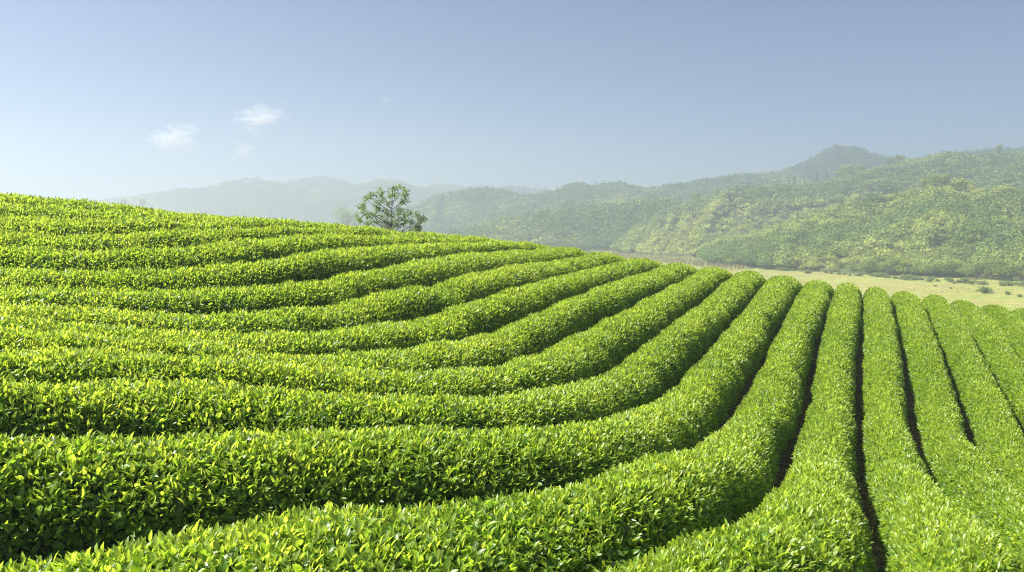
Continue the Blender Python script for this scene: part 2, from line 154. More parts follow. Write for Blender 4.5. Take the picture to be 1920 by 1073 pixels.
ROWS={
-1:'-516,2824,47 -554,2732,46 -593,2639,46 -633,2548,45 -677,2458,45 -724,2370,46 -776,2285,48 -836,2205,53 -909,2138,58 -998,2093,61 -1094,2069,60 -1193,2050,60 -1290,2026,59 -1385,1995,59 -1478,1958,59 -1568,1917,59 -1657,1871,60 -1701,1847,60',
0:'-336,3030,47 -372,2937,46 -409,2844,45 -448,2751,45 -487,2659,44 -527,2568,44 -569,2477,43 -614,2388,43 -661,2299,44 -710,2213,46 -765,2129,51 -828,2052,60 -909,1996,64 -1003,1963,65 -1101,1945,61 -1200,1927,59 -1296,1901,60 -1389,1866,61 -1481,1825,62 -1570,1780,62 -1658,1731,62',
1:'-166,3222,48 -200,3128,47 -235,3034,46 -272,2942,45 -310,2849,44 -350,2757,44 -389,2665,43 -430,2574,43 -472,2483,42 -516,2393,42 -561,2304,42 -608,2216,43 -654,2127,45 -700,2039,50 -749,1951,63 -814,1878,80 -901,1832,89 -999,1820,76 -1099,1821,63 -1197,1804,63 -1291,1770,66 -1382,1729,68 -1472,1685,67 -1561,1639,66',
2:'-36,3311,48 -69,3216,46 -103,3122,46 -140,3029,45 -178,2937,44 -217,2845,44 -257,2753,43 -298,2662,42 -338,2570,42 -380,2479,42 -424,2390,42 -469,2300,42 -515,2211,42 -560,2122,42 -602,2031,44 -640,1939,45 -682,1849,47 -742,1770,53 -816,1704,63 -909,1672,69 -1008,1678,65 -1107,1680,76 -1201,1650,80 -1292,1608,80 -1384,1570,75 -1476,1529,71',
3:'86,3375,50 53,3280,46 18,3187,44 -16,3093,45 -56,3001,43 -96,2909,42 -134,2817,43 -176,2726,42 -218,2635,41 -258,2544,42 -299,2453,43 -343,2363,43 -388,2273,43 -433,2184,44 -478,2095,44 -519,2004,44 -556,1911,44 -595,1819,46 -642,1731,53 -696,1647,63 -768,1580,68 -861,1551,58 -960,1553,54 -1059,1543,67 -1150,1503,72 -1241,1462,72 -1334,1425,75 -1380,1406,77',
4:'198,3443,47 182,3344,51 141,3254,43 100,3164,41 70,3068,44 28,2978,41 -15,2888,41 -50,2794,44 -93,2704,42 -138,2615,41 -175,2522,42 -214,2430,43 -258,2340,44 -301,2250,45 -342,2159,48 -385,2068,52 -425,1977,54 -461,1884,56 -496,1790,57 -532,1697,61 -573,1606,63 -628,1523,65 -708,1467,60 -803,1443,53 -903,1443,54 -1000,1426,65 -1090,1384,65 -1180,1339,68 -1272,1301,67 -1318,1281,65',
5:'294,3467,47 284,3368,48 255,3274,40 197,3195,39 168,3100,44 136,3006,40 86,2921,39 53,2826,45 19,2733,44 -31,2647,42 -72,2556,44 -106,2462,43 -146,2370,46 -186,2278,49 -224,2186,52 -260,2093,55 -295,1999,58 -329,1905,60 -361,1810,61 -394,1716,61 -431,1623,59 -474,1533,58 -532,1452,56 -609,1390,52 -700,1351,55 -797,1326,66 -894,1304,86 -985,1262,95 -1071,1213,98 -1160,1167,101 -1205,1146,108',
6:'423,3494,69 400,3398,66 374,3302,55 327,3214,57 283,3125,67 251,3031,58 207,2941,58 169,2849,65 140,2754,60 97,2664,61 52,2575,67 15,2482,66 -21,2389,66 -57,2295,67 -92,2201,67 -126,2107,67 -160,2013,65 -194,1919,63 -226,1825,61 -260,1731,60 -297,1638,57 -339,1547,56 -386,1459,57 -445,1378,59 -519,1312,63 -605,1263,64 -697,1224,65 -788,1183,67 -876,1134,70 -960,1080,69 -1046,1030,72 -1089,1004,73',
7:'588,3537,59 547,3447,61 518,3351,57 478,3260,55 436,3169,57 402,3075,58 362,2984,58 320,2893,60 287,2799,58 250,2706,57 210,2614,58 171,2522,58 134,2429,58 97,2336,59 61,2243,59 26,2149,58 -10,2056,58 -47,1963,58 -83,1870,57 -119,1777,56 -156,1684,54 -196,1592,55 -237,1501,55 -281,1411,58 -333,1325,61 -397,1249,64 -475,1188,63 -563,1140,64 -655,1100,66 -744,1056,68 -829,1004,69 -913,949,70 -998,896,71 -1041,871,71',
8:'757,3608,56 712,3519,59 669,3428,62 635,3335,60 596,3242,59 555,3152,60 519,3058,58 481,2966,58 441,2874,59 403,2781,58 366,2689,57 326,2597,57 287,2505,57 249,2413,56 212,2320,56 176,2226,56 140,2133,56 104,2040,55 67,1947,54 29,1854,54 -9,1762,53 -47,1669,52 -85,1577,53 -123,1484,55 -164,1393,56 -209,1304,56 -260,1218,60 -322,1140,67 -401,1080,67 -489,1034,62 -577,986,69 -661,932,79 -745,877,81 -828,822,81 -911,766,82',
9:'906,3677,54 867,3584,54 828,3492,56 787,3401,58 750,3308,57 712,3216,57 672,3124,58 634,3032,58 597,2939,58 557,2847,58 518,2755,58 480,2662,59 442,2570,59 403,2478,60 364,2386,60 326,2293,60 289,2201,59 250,2108,57 212,2016,55 173,1924,53 134,1832,52 94,1740,52 56,1647,52 19,1555,53 -16,1461,54 -53,1368,57 -94,1277,59 -139,1187,61 -188,1101,63 -255,1028,61 -340,977,52 -432,938,51 -511,878,57 -583,810,67 -665,753,66 -751,701,61 -834,646,59',
10:'1054,3733,57 1010,3643,56 972,3551,56 935,3458,56 896,3366,56 858,3273,57 821,3181,57 781,3089,57 743,2996,57 706,2903,57 667,2811,57 628,2719,57 591,2626,57 553,2534,57 515,2441,57 477,2349,57 439,2256,57 399,2164,57 359,2073,56 318,1982,56 278,1890,56 238,1798,57 199,1706,58 162,1614,58 126,1520,59 91,1426,58 56,1333,57 17,1241,56 -25,1150,57 -69,1060,59 -125,979,62 -204,920,59 -297,883,53 -386,838,59 -449,764,64 -518,695,63 -607,651,52 -698,608,48 -784,559,44',
11:'1205,3764,62 1158,3675,63 1114,3585,63 1076,3493,63 1038,3400,62 999,3308,62 962,3215,61 923,3123,61 884,3031,60 846,2939,60 808,2846,60 768,2754,59 730,2662,59 692,2570,58 653,2477,58 615,2385,57 576,2293,57 538,2201,56 498,2109,56 456,2018,55 415,1927,55 375,1835,55 336,1743,55 299,1650,55 262,1557,55 227,1464,55 191,1370,54 153,1278,54 112,1186,54 72,1095,54 30,1004,56 -21,919,57 -91,848,59 -178,802,61 -269,761,68 -344,696,58 -415,628,42 -506,588,45 -598,549,48 -690,511,45 -736,490,42',
12:'1356,3789,62 1314,3698,64 1270,3608,66 1228,3517,67 1190,3425,67 1150,3333,66 1110,3242,65 1071,3149,64 1031,3058,63 991,2966,63 952,2874,62 913,2782,62 873,2690,62 833,2598,61 794,2507,60 754,2415,59 715,2323,58 675,2231,58 635,2139,57 595,2048,58 553,1957,59 512,1866,59 472,1774,59 433,1682,58 395,1590,57 358,1497,56 320,1404,55 283,1311,54 245,1219,55 206,1127,56 168,1034,58 127,943,58 78,856,60 16,778,64 -62,719,68 -155,683,58 -240,631,59 -323,575,57 -409,525,57 -499,480,59 -590,440,59 -684,405,59',
13:'1495,3810,58 1458,3717,59 1417,3626,59 1375,3535,59 1335,3443,60 1296,3351,59 1255,3260,59 1214,3169,60 1174,3077,59 1133,2986,59 1093,2895,59 1053,2803,58 1013,2711,58 972,2620,57 931,2528,57 891,2437,57 850,2346,56 809,2255,56 769,2163,56 729,2071,56 691,1979,57 652,1887,58 612,1795,59 572,1703,60 532,1612,59 492,1520,58 452,1429,56 413,1336,56 375,1244,56 338,1151,57 300,1058,56 263,966,56 221,875,56 173,787,58 118,704,61 54,627,62 -27,571,79 -118,529,93 -204,478,88 -288,426,87 -375,376,86 -465,331,86 -557,293,87 -604,276,88',
14:'1646,3880,57 1607,3788,55 1570,3695,55 1531,3603,54 1489,3512,54 1450,3420,55 1410,3329,55 1368,3238,55 1329,3146,56 1289,3054,56 1248,2963,56 1207,2871,56 1167,2780,57 1127,2688,57 1086,2597,57 1046,2506,57 1005,2414,57 963,2323,57 922,2232,57 882,2141,57 842,2049,56 803,1957,56 764,1865,55 725,1773,54 686,1681,54 646,1589,54 605,1498,55 565,1406,56 526,1314,56 488,1222,57 451,1129,57 414,1036,57 375,943,57 336,852,58 294,761,61 251,671,68 194,590,70 118,525,57 43,460,55 -41,405,59 -127,354,60 -213,303,59 -300,255,58 -390,210,58 -481,169,59 -527,150,59',
15:'1789,3908,59 1744,3819,58 1704,3727,58 1665,3635,57 1624,3544,57 1584,3452,58 1545,3360,57 1504,3269,57 1464,3177,58 1425,3085,58 1385,2993,57 1344,2902,57 1304,2810,57 1265,2719,57 1225,2627,57 1185,2535,58 1144,2444,58 1104,2352,59 1063,2261,59 1022,2170,59 981,2078,59 940,1987,59 900,1896,58 859,1804,57 819,1713,56 779,1621,56 740,1529,57 701,1437,58 662,1345,58 624,1253,58 586,1160,57 550,1067,58 514,973,59 477,881,60 438,788,61 398,697,60 358,605,56 305,521,51 228,459,59 148,399,59 68,339,58 -16,285,59 -102,233,59 -188,184,59 -277,137,59 -367,93,59 -458,53,59',
16:'1924,3914,57 1879,3824,59 1840,3732,65 1798,3642,61 1757,3550,60 1719,3458,64 1677,3367,61 1636,3276,60 1598,3184,62 1559,3092,61 1518,3000,61 1476,2909,61 1436,2818,60 1395,2726,60 1355,2635,59 1316,2543,59 1275,2451,59 1235,2360,58 1195,2268,59 1155,2177,60 1115,2085,61 1075,1994,61 1033,1903,60 991,1812,59 948,1721,58 907,1630,57 869,1538,58 831,1445,59 794,1353,59 755,1261,59 716,1168,60 679,1076,60 644,982,59 608,888,59 571,796,59 530,704,58 487,614,56 438,527,53 377,448,53 306,378,55 229,314,57 149,255,58 66,198,58 -18,145,59 -105,95,59 -193,47,59 -282,2,60 -373,-40,61 -418,-60,61',
17:'2033,3891,51 1989,3802,52 1957,3707,53 1914,3617,54 1871,3527,55 1837,3433,56 1796,3342,57 1753,3252,57 1716,3159,57 1679,3066,59 1639,2974,60 1598,2883,60 1557,2792,60 1516,2701,60 1475,2609,60 1434,2518,59 1394,2427,59 1354,2335,61 1316,2243,62 1276,2151,61 1236,2059,61 1196,1968,61 1155,1877,61 1111,1787,60 1067,1697,60 1025,1606,60 986,1514,60 949,1421,60 912,1328,59 874,1236,60 835,1144,60 798,1051,60 762,958,60 725,864,59 687,772,58 646,681,57 601,592,56 551,505,54 494,423,53 429,347,54 358,277,55 282,212,56 202,152,57 120,95,58 36,41,58 -50,-10,59 -138,-59,60 -226,-105,61 -316,-149,62 -406,-193,64',
18:'2148,3870,60 2103,3780,64 2069,3686,61 2030,3594,60 1987,3504,63 1952,3411,61 1914,3318,60 1872,3227,62 1834,3135,61 1796,3042,60 1757,2950,59 1716,2859,58 1673,2769,56 1632,2678,56 1591,2586,56 1551,2495,57 1512,2403,59 1474,2310,60 1437,2217,59 1397,2126,60 1357,2034,60 1316,1943,59 1275,1851,59 1233,1761,60 1189,1671,60 1147,1580,61 1107,1489,61 1068,1396,60 1031,1304,60 993,1211,60 955,1119,60 918,1026,60 880,933,59 842,841,59 803,749,58 761,658,57 715,569,56 665,483,55 610,399,54 549,320,54 482,246,54 410,176,55 334,111,56 255,50,57 174,-8,58 90,-63,58 5,-115,59 -82,-165,61 -169,-214,62 -213,-237,63',
19:'2270,3837,63 2229,3746,64 2190,3653,63 2151,3561,62 2110,3470,62 2071,3378,61 2032,3286,60 1992,3194,60 1952,3103,60 1913,3011,59 1873,2919,59 1831,2828,60 1788,2738,61 1747,2647,62 1706,2556,62 1667,2463,63 1629,2371,61 1591,2279,60 1552,2186,59 1513,2095,59 1472,2003,59 1432,1912,59 1391,1820,59 1349,1729,59 1307,1639,60 1266,1548,61 1225,1456,61 1186,1364,61 1148,1272,60 1110,1179,60 1072,1087,60 1034,994,60 996,902,59 956,810,58 916,719,58 872,628,57 826,540,56 776,453,55 721,370,54 662,289,54 598,212,54 530,140,55 457,71,55 381,5,56 303,-56,57 222,-115,58 139,-171,59 55,-225,60',
20:'2416,3855,63 2375,3764,63 2334,3673,62 2294,3581,62 2254,3490,61 2213,3398,61 2173,3307,60 2133,3215,60 2092,3124,60 2052,3032,60 2012,2940,60 1971,2849,60 1931,2758,60 1890,2666,61 1850,2575,61 1810,2483,61 1771,2391,60 1731,2299,60 1691,2207,60 1652,2116,60 1611,2024,60 1571,1933,60 1531,1841,60 1490,1750,60 1448,1659,60 1407,1568,60 1366,1477,60 1326,1385,60 1287,1293,60 1249,1201,60 1210,1108,60 1172,1016,60 1134,924,59 1114,878,59',
21:'2538,3821,63 2496,3730,62 2455,3639,62 2414,3548,61 2373,3457,61 2331,3366,61 2290,3274,60 2250,3183,60 2209,3092,60 2169,3000,60 2129,2908,60 2088,2817,60 2048,2726,60 2008,2634,60 1968,2542,60 1928,2451,60 1888,2359,60 1848,2267,60 1808,2175,60 1768,2084,60 1728,1992,60 1688,1901,60 1648,1809,60 1607,1718,60 1565,1627,60 1524,1536,60 1484,1444,60 1444,1353,60',
22:'2635,3735,62 2593,3644,62 2551,3553,61 2509,3463,61 2467,3372,61 2426,3281,60 2384,3190,60 2343,3099,60 2303,3007,60 2263,2915,60 2223,2824,60 2182,2732,60 2142,2641,60 2102,2549,60 2062,2458,60 2022,2366,60 1982,2274,60 1942,2183,60 1902,2091,60 1862,1999,60 1822,1908,60 1802,1862,60',
23:'2735,3656,62 2692,3565,61 2649,3475,61 2607,3384,61 2565,3294,61 2523,3203,60 2481,3112,60 2440,3021,60 2400,2929,60 2360,2838,60 2319,2746,60 2279,2655,60 2239,2563,60 2199,2471,60 2159,2380,60',
24:'2840,3590,62 2797,3500,62 2754,3409,61 2711,3319,61 2668,3229,61 2626,3138,61 2584,3047,60 2543,2956,60 2502,2865,60',
}
HG = (np.array(HGT.split(), float)/100).reshape(GNY, GNX)
for _ in range(1): HG[1:-1, 1:-1] = .5*HG[1:-1, 1:-1]+.125*(HG[:-2, 1:-1]+HG[2:, 1:-1]+HG[1:-1, :-2]+HG[1:-1, 2:])
ENV_TO_SOIL = 0.63
def env_h(x, y):
    fx = np.clip((np.asarray(x, float)-GX0)/GST, 0, GNX-1.001); fy = np.clip((np.asarray(y, float)-GY0)/GST, 0, GNY-1.001)
    i = fx.astype(int); j = fy.astype(int); a = fx-i; b = fy-j
    return (HG[j, i]*(1-a)+HG[j, i+1]*a)*(1-b)+(HG[j+1, i]*(1-a)+HG[j+1, i+1]*a)*b
FLOOR_Z = -15.0
def shallow(x, y):
    r = np.hypot(x, y); return np.clip((r-6.5)/2, 0, 1)*np.clip((15-r)/4, 0, 1)*np.clip((.5-x)/3, 0, 1)
def soil_h(x, y):
    x = np.asarray(x, float); y = np.asarray(y, float)
    x1, y1 = GX0+GST*(GNX-1), GY0+GST*(GNY-1)
    d = np.hypot(x-np.clip(x, GX0, x1), y-np.clip(y, GY0, y1))
    return np.maximum(env_h(x, y)-ENV_TO_SOIL+.25*np.exp(-(np.hypot(x, y)/12.)**3)+.16*shallow(x, y)-.012*d*d-.15*d, FLOOR_Z-1.5)

# ------------------------------------------------------------------ hillside soil, valley floor
gx = np.concatenate([np.linspace(-90, GX0, 24)[:-1], np.arange(GX0, 48.6, .75), np.linspace(49, 110, 24)])
gy = np.concatenate([np.linspace(-60, GY0, 20)[:-1], np.arange(GY0, 61.6, .75), np.linspace(62, 120, 24)])
GXX, GYY = np.meshgrid(gx, gy)
zz = soil_h(GXX, GYY)+.05*(fbm(GXX*1.3, GYY*1.3, 3)-.5)
def grid_faces(nx, ny):
    i = np.arange(nx*ny).reshape(ny, nx)
    return np.stack([i[:-1, :-1].ravel(), i[:-1, 1:].ravel(), i[1:, 1:].ravel(), i[1:, :-1].ravel()], 1)
o = np_mesh('hillside', np.c_[GXX.ravel(), GYY.ravel(), zz.ravel()], [grid_faces(len(gx), len(gy))], [M_SOIL])
tag(o, kind='structure')

def valley_material():
    m, n, out = nodes('valley_grass'); L = n.links.new
    tc = N(n, 'ShaderNodeTexCoord')
    def nz(scale, st=(1, 1, 1), det=6):
        mp = N(n, 'ShaderNodeMapping'); mp.inputs['Scale'].default_value = st; L(tc.outputs['Object'], mp.inputs[0])
        t = N(n, 'ShaderNodeTexNoise'); t.inputs['Scale'].default_value = scale; t.inputs['Detail'].default_value = det; t.inputs['Roughness'].default_value = .65; L(mp.outputs[0], t.inputs['Vector']); return t.outputs['Fac']
    cr = N(n, 'ShaderNodeValToRGB'); L(nz(.028, (.5, 1.6, 1)), cr.inputs[0]); el = cr.color_ramp.elements
    el.new(.5); el.new(.58)
    for e, p, c in zip(el, (.36, .47, .54, .66), ((.19, .25, .060), (.275, .295, .078), (.28, .26, .088), (.225, .265, .068))): e.position = p; e.color = (*c, 1)
    mr = N(n, 'ShaderNodeMapRange'); L(nz(.55, (.6, 1, 1), 9), mr.inputs[0]); mr.inputs[1].default_value = .3; mr.inputs[2].default_value = .7; mr.inputs[3].default_value = .66; mr.inputs[4].default_value = 1.3
    hs = N(n, 'ShaderNodeHueSaturation'); L(cr.outputs[0], hs.inputs['Color']); L(mr.outputs[0], hs.inputs['Value'])
    pb = N(n, 'ShaderNodeBsdfPrincipled'); pb.inputs['Roughness'].default_value = .95; pb.inputs['Specular IOR Level'].default_value = .1
    L(hs.outputs[0], pb.inputs['Base Color']); L(pb.outputs[0], out.inputs['Surface']); return m
vx = np.linspace(-2600, 2600, 131); vy = np.concatenate([np.linspace(-400, 100, 12)[:-1], np.linspace(100, 600, 80), np.linspace(620, 3300, 40)])
VX, VY = np.meshgrid(vx, vy)
VZ = FLOOR_Z+.5*(fbm(VX*.03, VY*.03, 5)-.5)
o = np_mesh('valley_floor', np.c_[VX.ravel(), VY.ravel(), VZ.ravel()], [grid_faces(len(vx), len(vy))], [valley_material()]); tag(o, kind='structure')

# ------------------------------------------------------------------ tea hedges
H_TOP, PROF_N = 0.61, 2.25
phi_tab = np.linspace(-math.pi/2, math.pi/2, 241)
px_tab = np.sign(np.sin(phi_tab))*np.abs(np.sin(phi_tab))**(2/PROF_N); pz_tab = np.abs(np.cos(phi_tab))**(2/PROF_N)
def seg_len(a): return np.r_[0, np.cumsum(np.hypot(np.diff(px_tab*a), np.diff(pz_tab*H_TOP)))]
arc = seg_len(.5); arc_t = arc/arc[-1]
def row_frame(k):
    q = np.array([[float(c) for c in t.split(',')] for t in ROWS[k].split()])/100
    P, W = q[:, :2], q[:, 2]
    s = np.r_[0, np.cumsum(np.linalg.norm(np.diff(P, axis=0), axis=1))]
    n = int(s[-1]/.12)+2; t = np.linspace(0, s[-1], n)
    X = np.stack([np.interp(t, s, P[:, 0]), np.interp(t, s, P[:, 1])], 1); Wd = np.interp(t, s, W)
    ker = np.hanning(13); ker /= ker.sum()
    def sm(a): return np.convolve(np.pad(a, 6, mode='reflect', reflect_type='odd'), ker, 'valid')
    X = np.stack([sm(X[:, 0]), sm(X[:, 1])], 1); Wd = sm(Wd)
    T = norm(np.gradient(X, axis=0)); side = np.stack([T[:, 1], -T[:, 0]], 1)
    return t, X, Wd, T, side
def hedge_point(k, fr, s, u, shrink=0.):
    """s metres along the row, u in 0..1 across its profile -> point, outward normal"""
    t, X, Wd, T, side = fr
    cx = np.stack([np.interp(s, t, X[:, 0]), np.interp(s, t, X[:, 1])], -1)
    sd = norm(np.stack([np.interp(s, t, side[:, 0]), np.interp(s, t, side[:, 1])], -1))
    wd = np.interp(s, t, Wd)
    a = wd*((.85 if k > 14 else .875)+.09*np.clip((np.hypot(cx[..., 0], cx[..., 1])-25)/6, 0, 1)+.09*np.clip((9-np.hypot(cx[..., 0], cx[..., 1]))/4, 0, 1)*np.clip((1-cx[..., 0])/3, 0, 1)+.13*(vnoise(s*.8, 0*s+k*7.3, 11)-.5)+.10*(vnoise(s*2.3, 0*s+k*3.1+(u > .5)*50, 12)-.5))-.045-shrink
    lump = .10*(fbm(s*1.25+k*31, u*2.6+k*13.7, 5, 3)-.45)+.05*(vnoise(s*4.2+k*31, u*6.5+k*5.7, 9)-.5)
    H = (H_TOP-.16*shallow(cx[..., 0], cx[..., 1]))*(1+.14*(vnoise(s*.55, 0*s+k*9.1, 21)-.5)-.16*np.clip(vnoise(s*.9, 0*s+k*4.7, 23)-.78, 0, 1)*4.5)-shrink
    qx = np.interp(u, arc_t, px_tab); qz = np.interp(u, arc_t, pz_tab)
    nx = np.sign(qx)*np.abs(qx)**(PROF_N-1)/a; nz = qz**(PROF_N-1)/H
    ln = np.hypot(nx, nz)+1e-9; nx /= ln; nz /= ln
    off = qx*a+nx*lump; hz = qz*H+nz*lump
    xy = cx+sd*off[..., None]
    xc = cx+sd*(off*.9)[..., None]
    z = soil_h(xc[..., 0], xc[..., 1])+hz
    nrm = np.stack([sd[..., 0]*nx, sd[..., 1]*nx, nz], -1)
    return np.concatenate([xy, z[..., None]], -1), nrm
LEAF_L, DENS = 0.080, 3000.
HW_TAN = 960/1493.
def build_leaves(p, d, n, L, Wl, age, rnd, fine):
    """p base, d direction, n upper-face normal; returns verts, faces, tint"""
    b = np.cross(n, d)
    def at(t, s, drop): return p+d*(L*t)[:, None]+b*(Wl*s)[:, None]-n*(L*drop)[:, None]
    o = np.ones(len(p))
    if fine:
        vs = [at(0*o, 0, 0), at(.32*o, -.46, -.05), at(.32*o, 0, .035), at(.32*o, .46, -.05), at(.68*o, -.40, .03), at(.68*o, 0, .10), at(.68*o, .40, .03), at(o, 0, .24)]
        tri = [(0, 2, 1), (0, 3, 2), (4, 5, 7), (5, 6, 7)]; quad = [(1, 2, 5, 4), (2, 3, 6, 5)]
    else:
        vs = [at(0*o, 0, 0), at(.45*o, -.5, -.06), at(o, 0, .13), at(.45*o, .5, -.06)]
        tri = [(0, 2, 1), (0, 3, 2)]; quad = []
    nv = len(vs); V = np.stack(vs, 1).reshape(-1, 3); base = (np.arange(len(p))*nv)[:, None]
    fs = [np.concatenate([base+np.array(t) for t in tri])]
    if quad: fs.append(np.concatenate([base+np.array(t) for t in quad]))
    T = np.repeat(np.stack([age, rnd, 0*age], 1), nv, axis=0)
    return V, fs, T
def leaf_set(k, fr, s, u):
    m = len(s); p, nr = hedge_point(k, fr, s, u)
    dist = np.linalg.norm(p, axis=1)
    p = p-nr*(rng.random(m)**1.3*.07)[:, None]
    up = np.array([0, 0, 1.])
    top = np.clip(nr[:, 2], 0, 1)
    patch = .6*fbm(p[:, 0]*.55, p[:, 1]*.55, 40, 3)+.4*fbm(p[:, 0]*1.7, p[:, 1]*1.7, 47, 2)*1.15
    shoot = rng.random(m) < (.10+.34*top)*np.clip(.35+1.3*patch, 0, 1.3)
    rv = norm(rng.normal(size=(m, 3)))
    d = norm(nr*.5+up*np.where(shoot, .9, .12)[:, None]+rv*np.where(shoot, .62, 1.0)[:, None])
    d[:, 2] = np.where(d[:, 2] < -.35, -d[:, 2], d[:, 2])
    nn = nr*.55+up*.9+norm(rng.normal(size=(m, 3)))*.75
    nn = norm(nn-d*(nn*d).sum(1)[:, None])
    far = np.clip((dist-12)/24, 0, 1)
    L = LEAF_L*(1+.25*np.clip((8.5-dist)/4, 0, 1))*rng.uniform(.62, 1.2, m)*np.where(shoot, .82, 1.)*(1+.27*far)
    Wl = L*rng.uniform(.36, .54, m)*np.where(shoot, .8, 1.)
    p = p+np.where(shoot, rng.uniform(0, .05, m), 0)[:, None]*norm(nr+up)
    age = np.where(shoot, rng.uniform(.55, 1., m), rng.beta(1.1, 2.4, m)*(.45+.55*top))
    age = np.clip(age+(patch-.47)*.75, 0, 1)
    return p, d, nn, L, Wl, age, rng.random(m), dist
hedges = {}
def hedge(k, label, extra=None):
    fr = row_frame(k); Lr = fr[0][-1]
    mid = fr[1][np.argmin(np.linalg.norm(fr[1], axis=1))]
    root = empty('tea_hedge', (mid[0], mid[1], float(soil_h(mid[0], mid[1]))))
    tag(root, label, 'tea hedge', 'clipped tea hedges curving round the hillside')
    org = np.array(root.location)
    # leaves
    ncell = Lr*arc[-1]*1.1*DENS
    s = rng.random(int(ncell))*Lr; u = rng.random(len(s))
    pc, nr = hedge_point(k, fr, s, u)
    dist = np.linalg.norm(pc, axis=1); far = np.clip((dist-12)/24, 0, 1)
    keep = 1/(1+.38*far)**1.9
    vw = -pc/dist[:, None]; face = (vw*nr).sum(1)
    keep *= np.where(face < -.25, .45, 1.)
    qz = np.interp(u, arc_t, pz_tab)
    keep *= np.where(qz < .35, .55, 1.)
    side_out = np.abs(pc[:, 0])-(HW_TAN*np.maximum(pc[:, 1], 0)+1.6)
    keep *= np.where((side_out > 0), .35, 1.)
    keep *= np.where(pc[:, 1] < 1.5, .5, 1.)*np.where(dist < 11, 1., .72)
    sel = rng.random(len(s)) < keep
    s, u = s[sel], u[sel]
    p, d, nn, L, Wl, age, rnd, dist = leaf_set(k, fr, s, u)
    near = dist < 14.
    V = []; Fs = []; Ts = []; off = 0
    for msk, fine in ((near, True), (~near, False)):
        if msk.sum() == 0: continue
        v, f, t = build_leaves(p[msk], d[msk], nn[msk], L[msk], Wl[msk], age[msk], rnd[msk], fine)
        V.append(v); Ts.append(t); Fs += [x+off for x in f]; off += len(v)
    if extra is not None:
        v, f, t = extra(fr); V.append(v); Ts.append(t); Fs += [x+off for x in f]; off += len(v)
    V = np.concatenate(V)-org; Ts = np.concatenate(Ts)
    np_mesh('foliage', V, Fs, [M_TEA], root, attr=Ts)
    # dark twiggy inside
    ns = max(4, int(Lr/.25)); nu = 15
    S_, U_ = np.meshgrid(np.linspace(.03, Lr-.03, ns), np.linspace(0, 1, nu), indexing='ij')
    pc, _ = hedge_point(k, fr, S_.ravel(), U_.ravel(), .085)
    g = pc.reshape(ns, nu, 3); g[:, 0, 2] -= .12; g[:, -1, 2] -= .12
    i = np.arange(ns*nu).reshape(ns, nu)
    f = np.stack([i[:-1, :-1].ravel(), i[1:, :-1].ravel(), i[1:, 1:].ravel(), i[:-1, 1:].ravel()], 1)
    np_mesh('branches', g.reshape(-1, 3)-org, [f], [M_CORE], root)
    hedges[k] = root
    return len(s)

# ------------------------------------------------------------------ tubes, trees
def tube(path, radii, n=7):
    path = np.asarray(path, float); T = norm(np.gradient(path, axis=0)); a = np.array([.31, .92, .11])
    A = norm(np.cross(T, a)); B = np.cross(T, A); th = np.linspace(0, 2*math.pi, n, endpoint=False)
    V = (path[:, None]+np.asarray(radii)[:, None, None]*(np.cos(th)[None, :, None]*A[:, None]+np.sin(th)[None, :, None]*B[:, None])).reshape(-1, 3)
    i = np.arange(len(path)*n).reshape(len(path), n); j = np.roll(i, -1, axis=1)
    return V, np.stack([i[:-1].ravel(), j[:-1].ravel(), j[1:].ravel(), i[1:].ravel()], 1)
def join_tubes(ts):
    V = []; Fq = []; off = 0
    for v, f in ts: V.append(v); Fq.append(f+off); off += len(v)
    return np.concatenate(V), np.concatenate(Fq)
def bez(a, b, c, n=8):
    t = np.linspace(0, 1, n)[:, None]; a, b, c = map(np.asarray, (a, b, c)); return (1-t)**2*a+2*t*(1-t)*b+t*t*c
def clump_cards(c, rad, n, size, age, rnd, flat=.8):
    """n leaf-sized faces spread round every centre c (m,3)"""
    m = len(c); c = np.repeat(c, n, 0); rad = np.repeat(rad, n); dirs = norm(rng.normal(size=(m*n, 3)))
    rr = rng.random(m*n)**.45
    p = c+dirs*(rad*rr)[:, None]*np.array([1, 1, flat])
    d = norm(dirs*.6+rng.normal(size=(m*n, 3))*.6+np.array([0, 0, .1])); nn = dirs*.5+np.array([0, 0, .9])+rng.normal(size=(m*n, 3))*.5
    nn = norm(nn-d*(nn*d).sum(1)[:, None])
    L = np.repeat(size, n)*rng.uniform(.6, 1.3, m*n)
    return build_leaves(p, d, nn, L, L*rng.uniform(.4, .6, m*n), np.clip(np.repeat(age, n)+rng.normal(size=m*n)*.12, 0, 1), np.clip(np.repeat(rnd, n)*.5+rng.random(m*n)*.5, 0, 1), False)

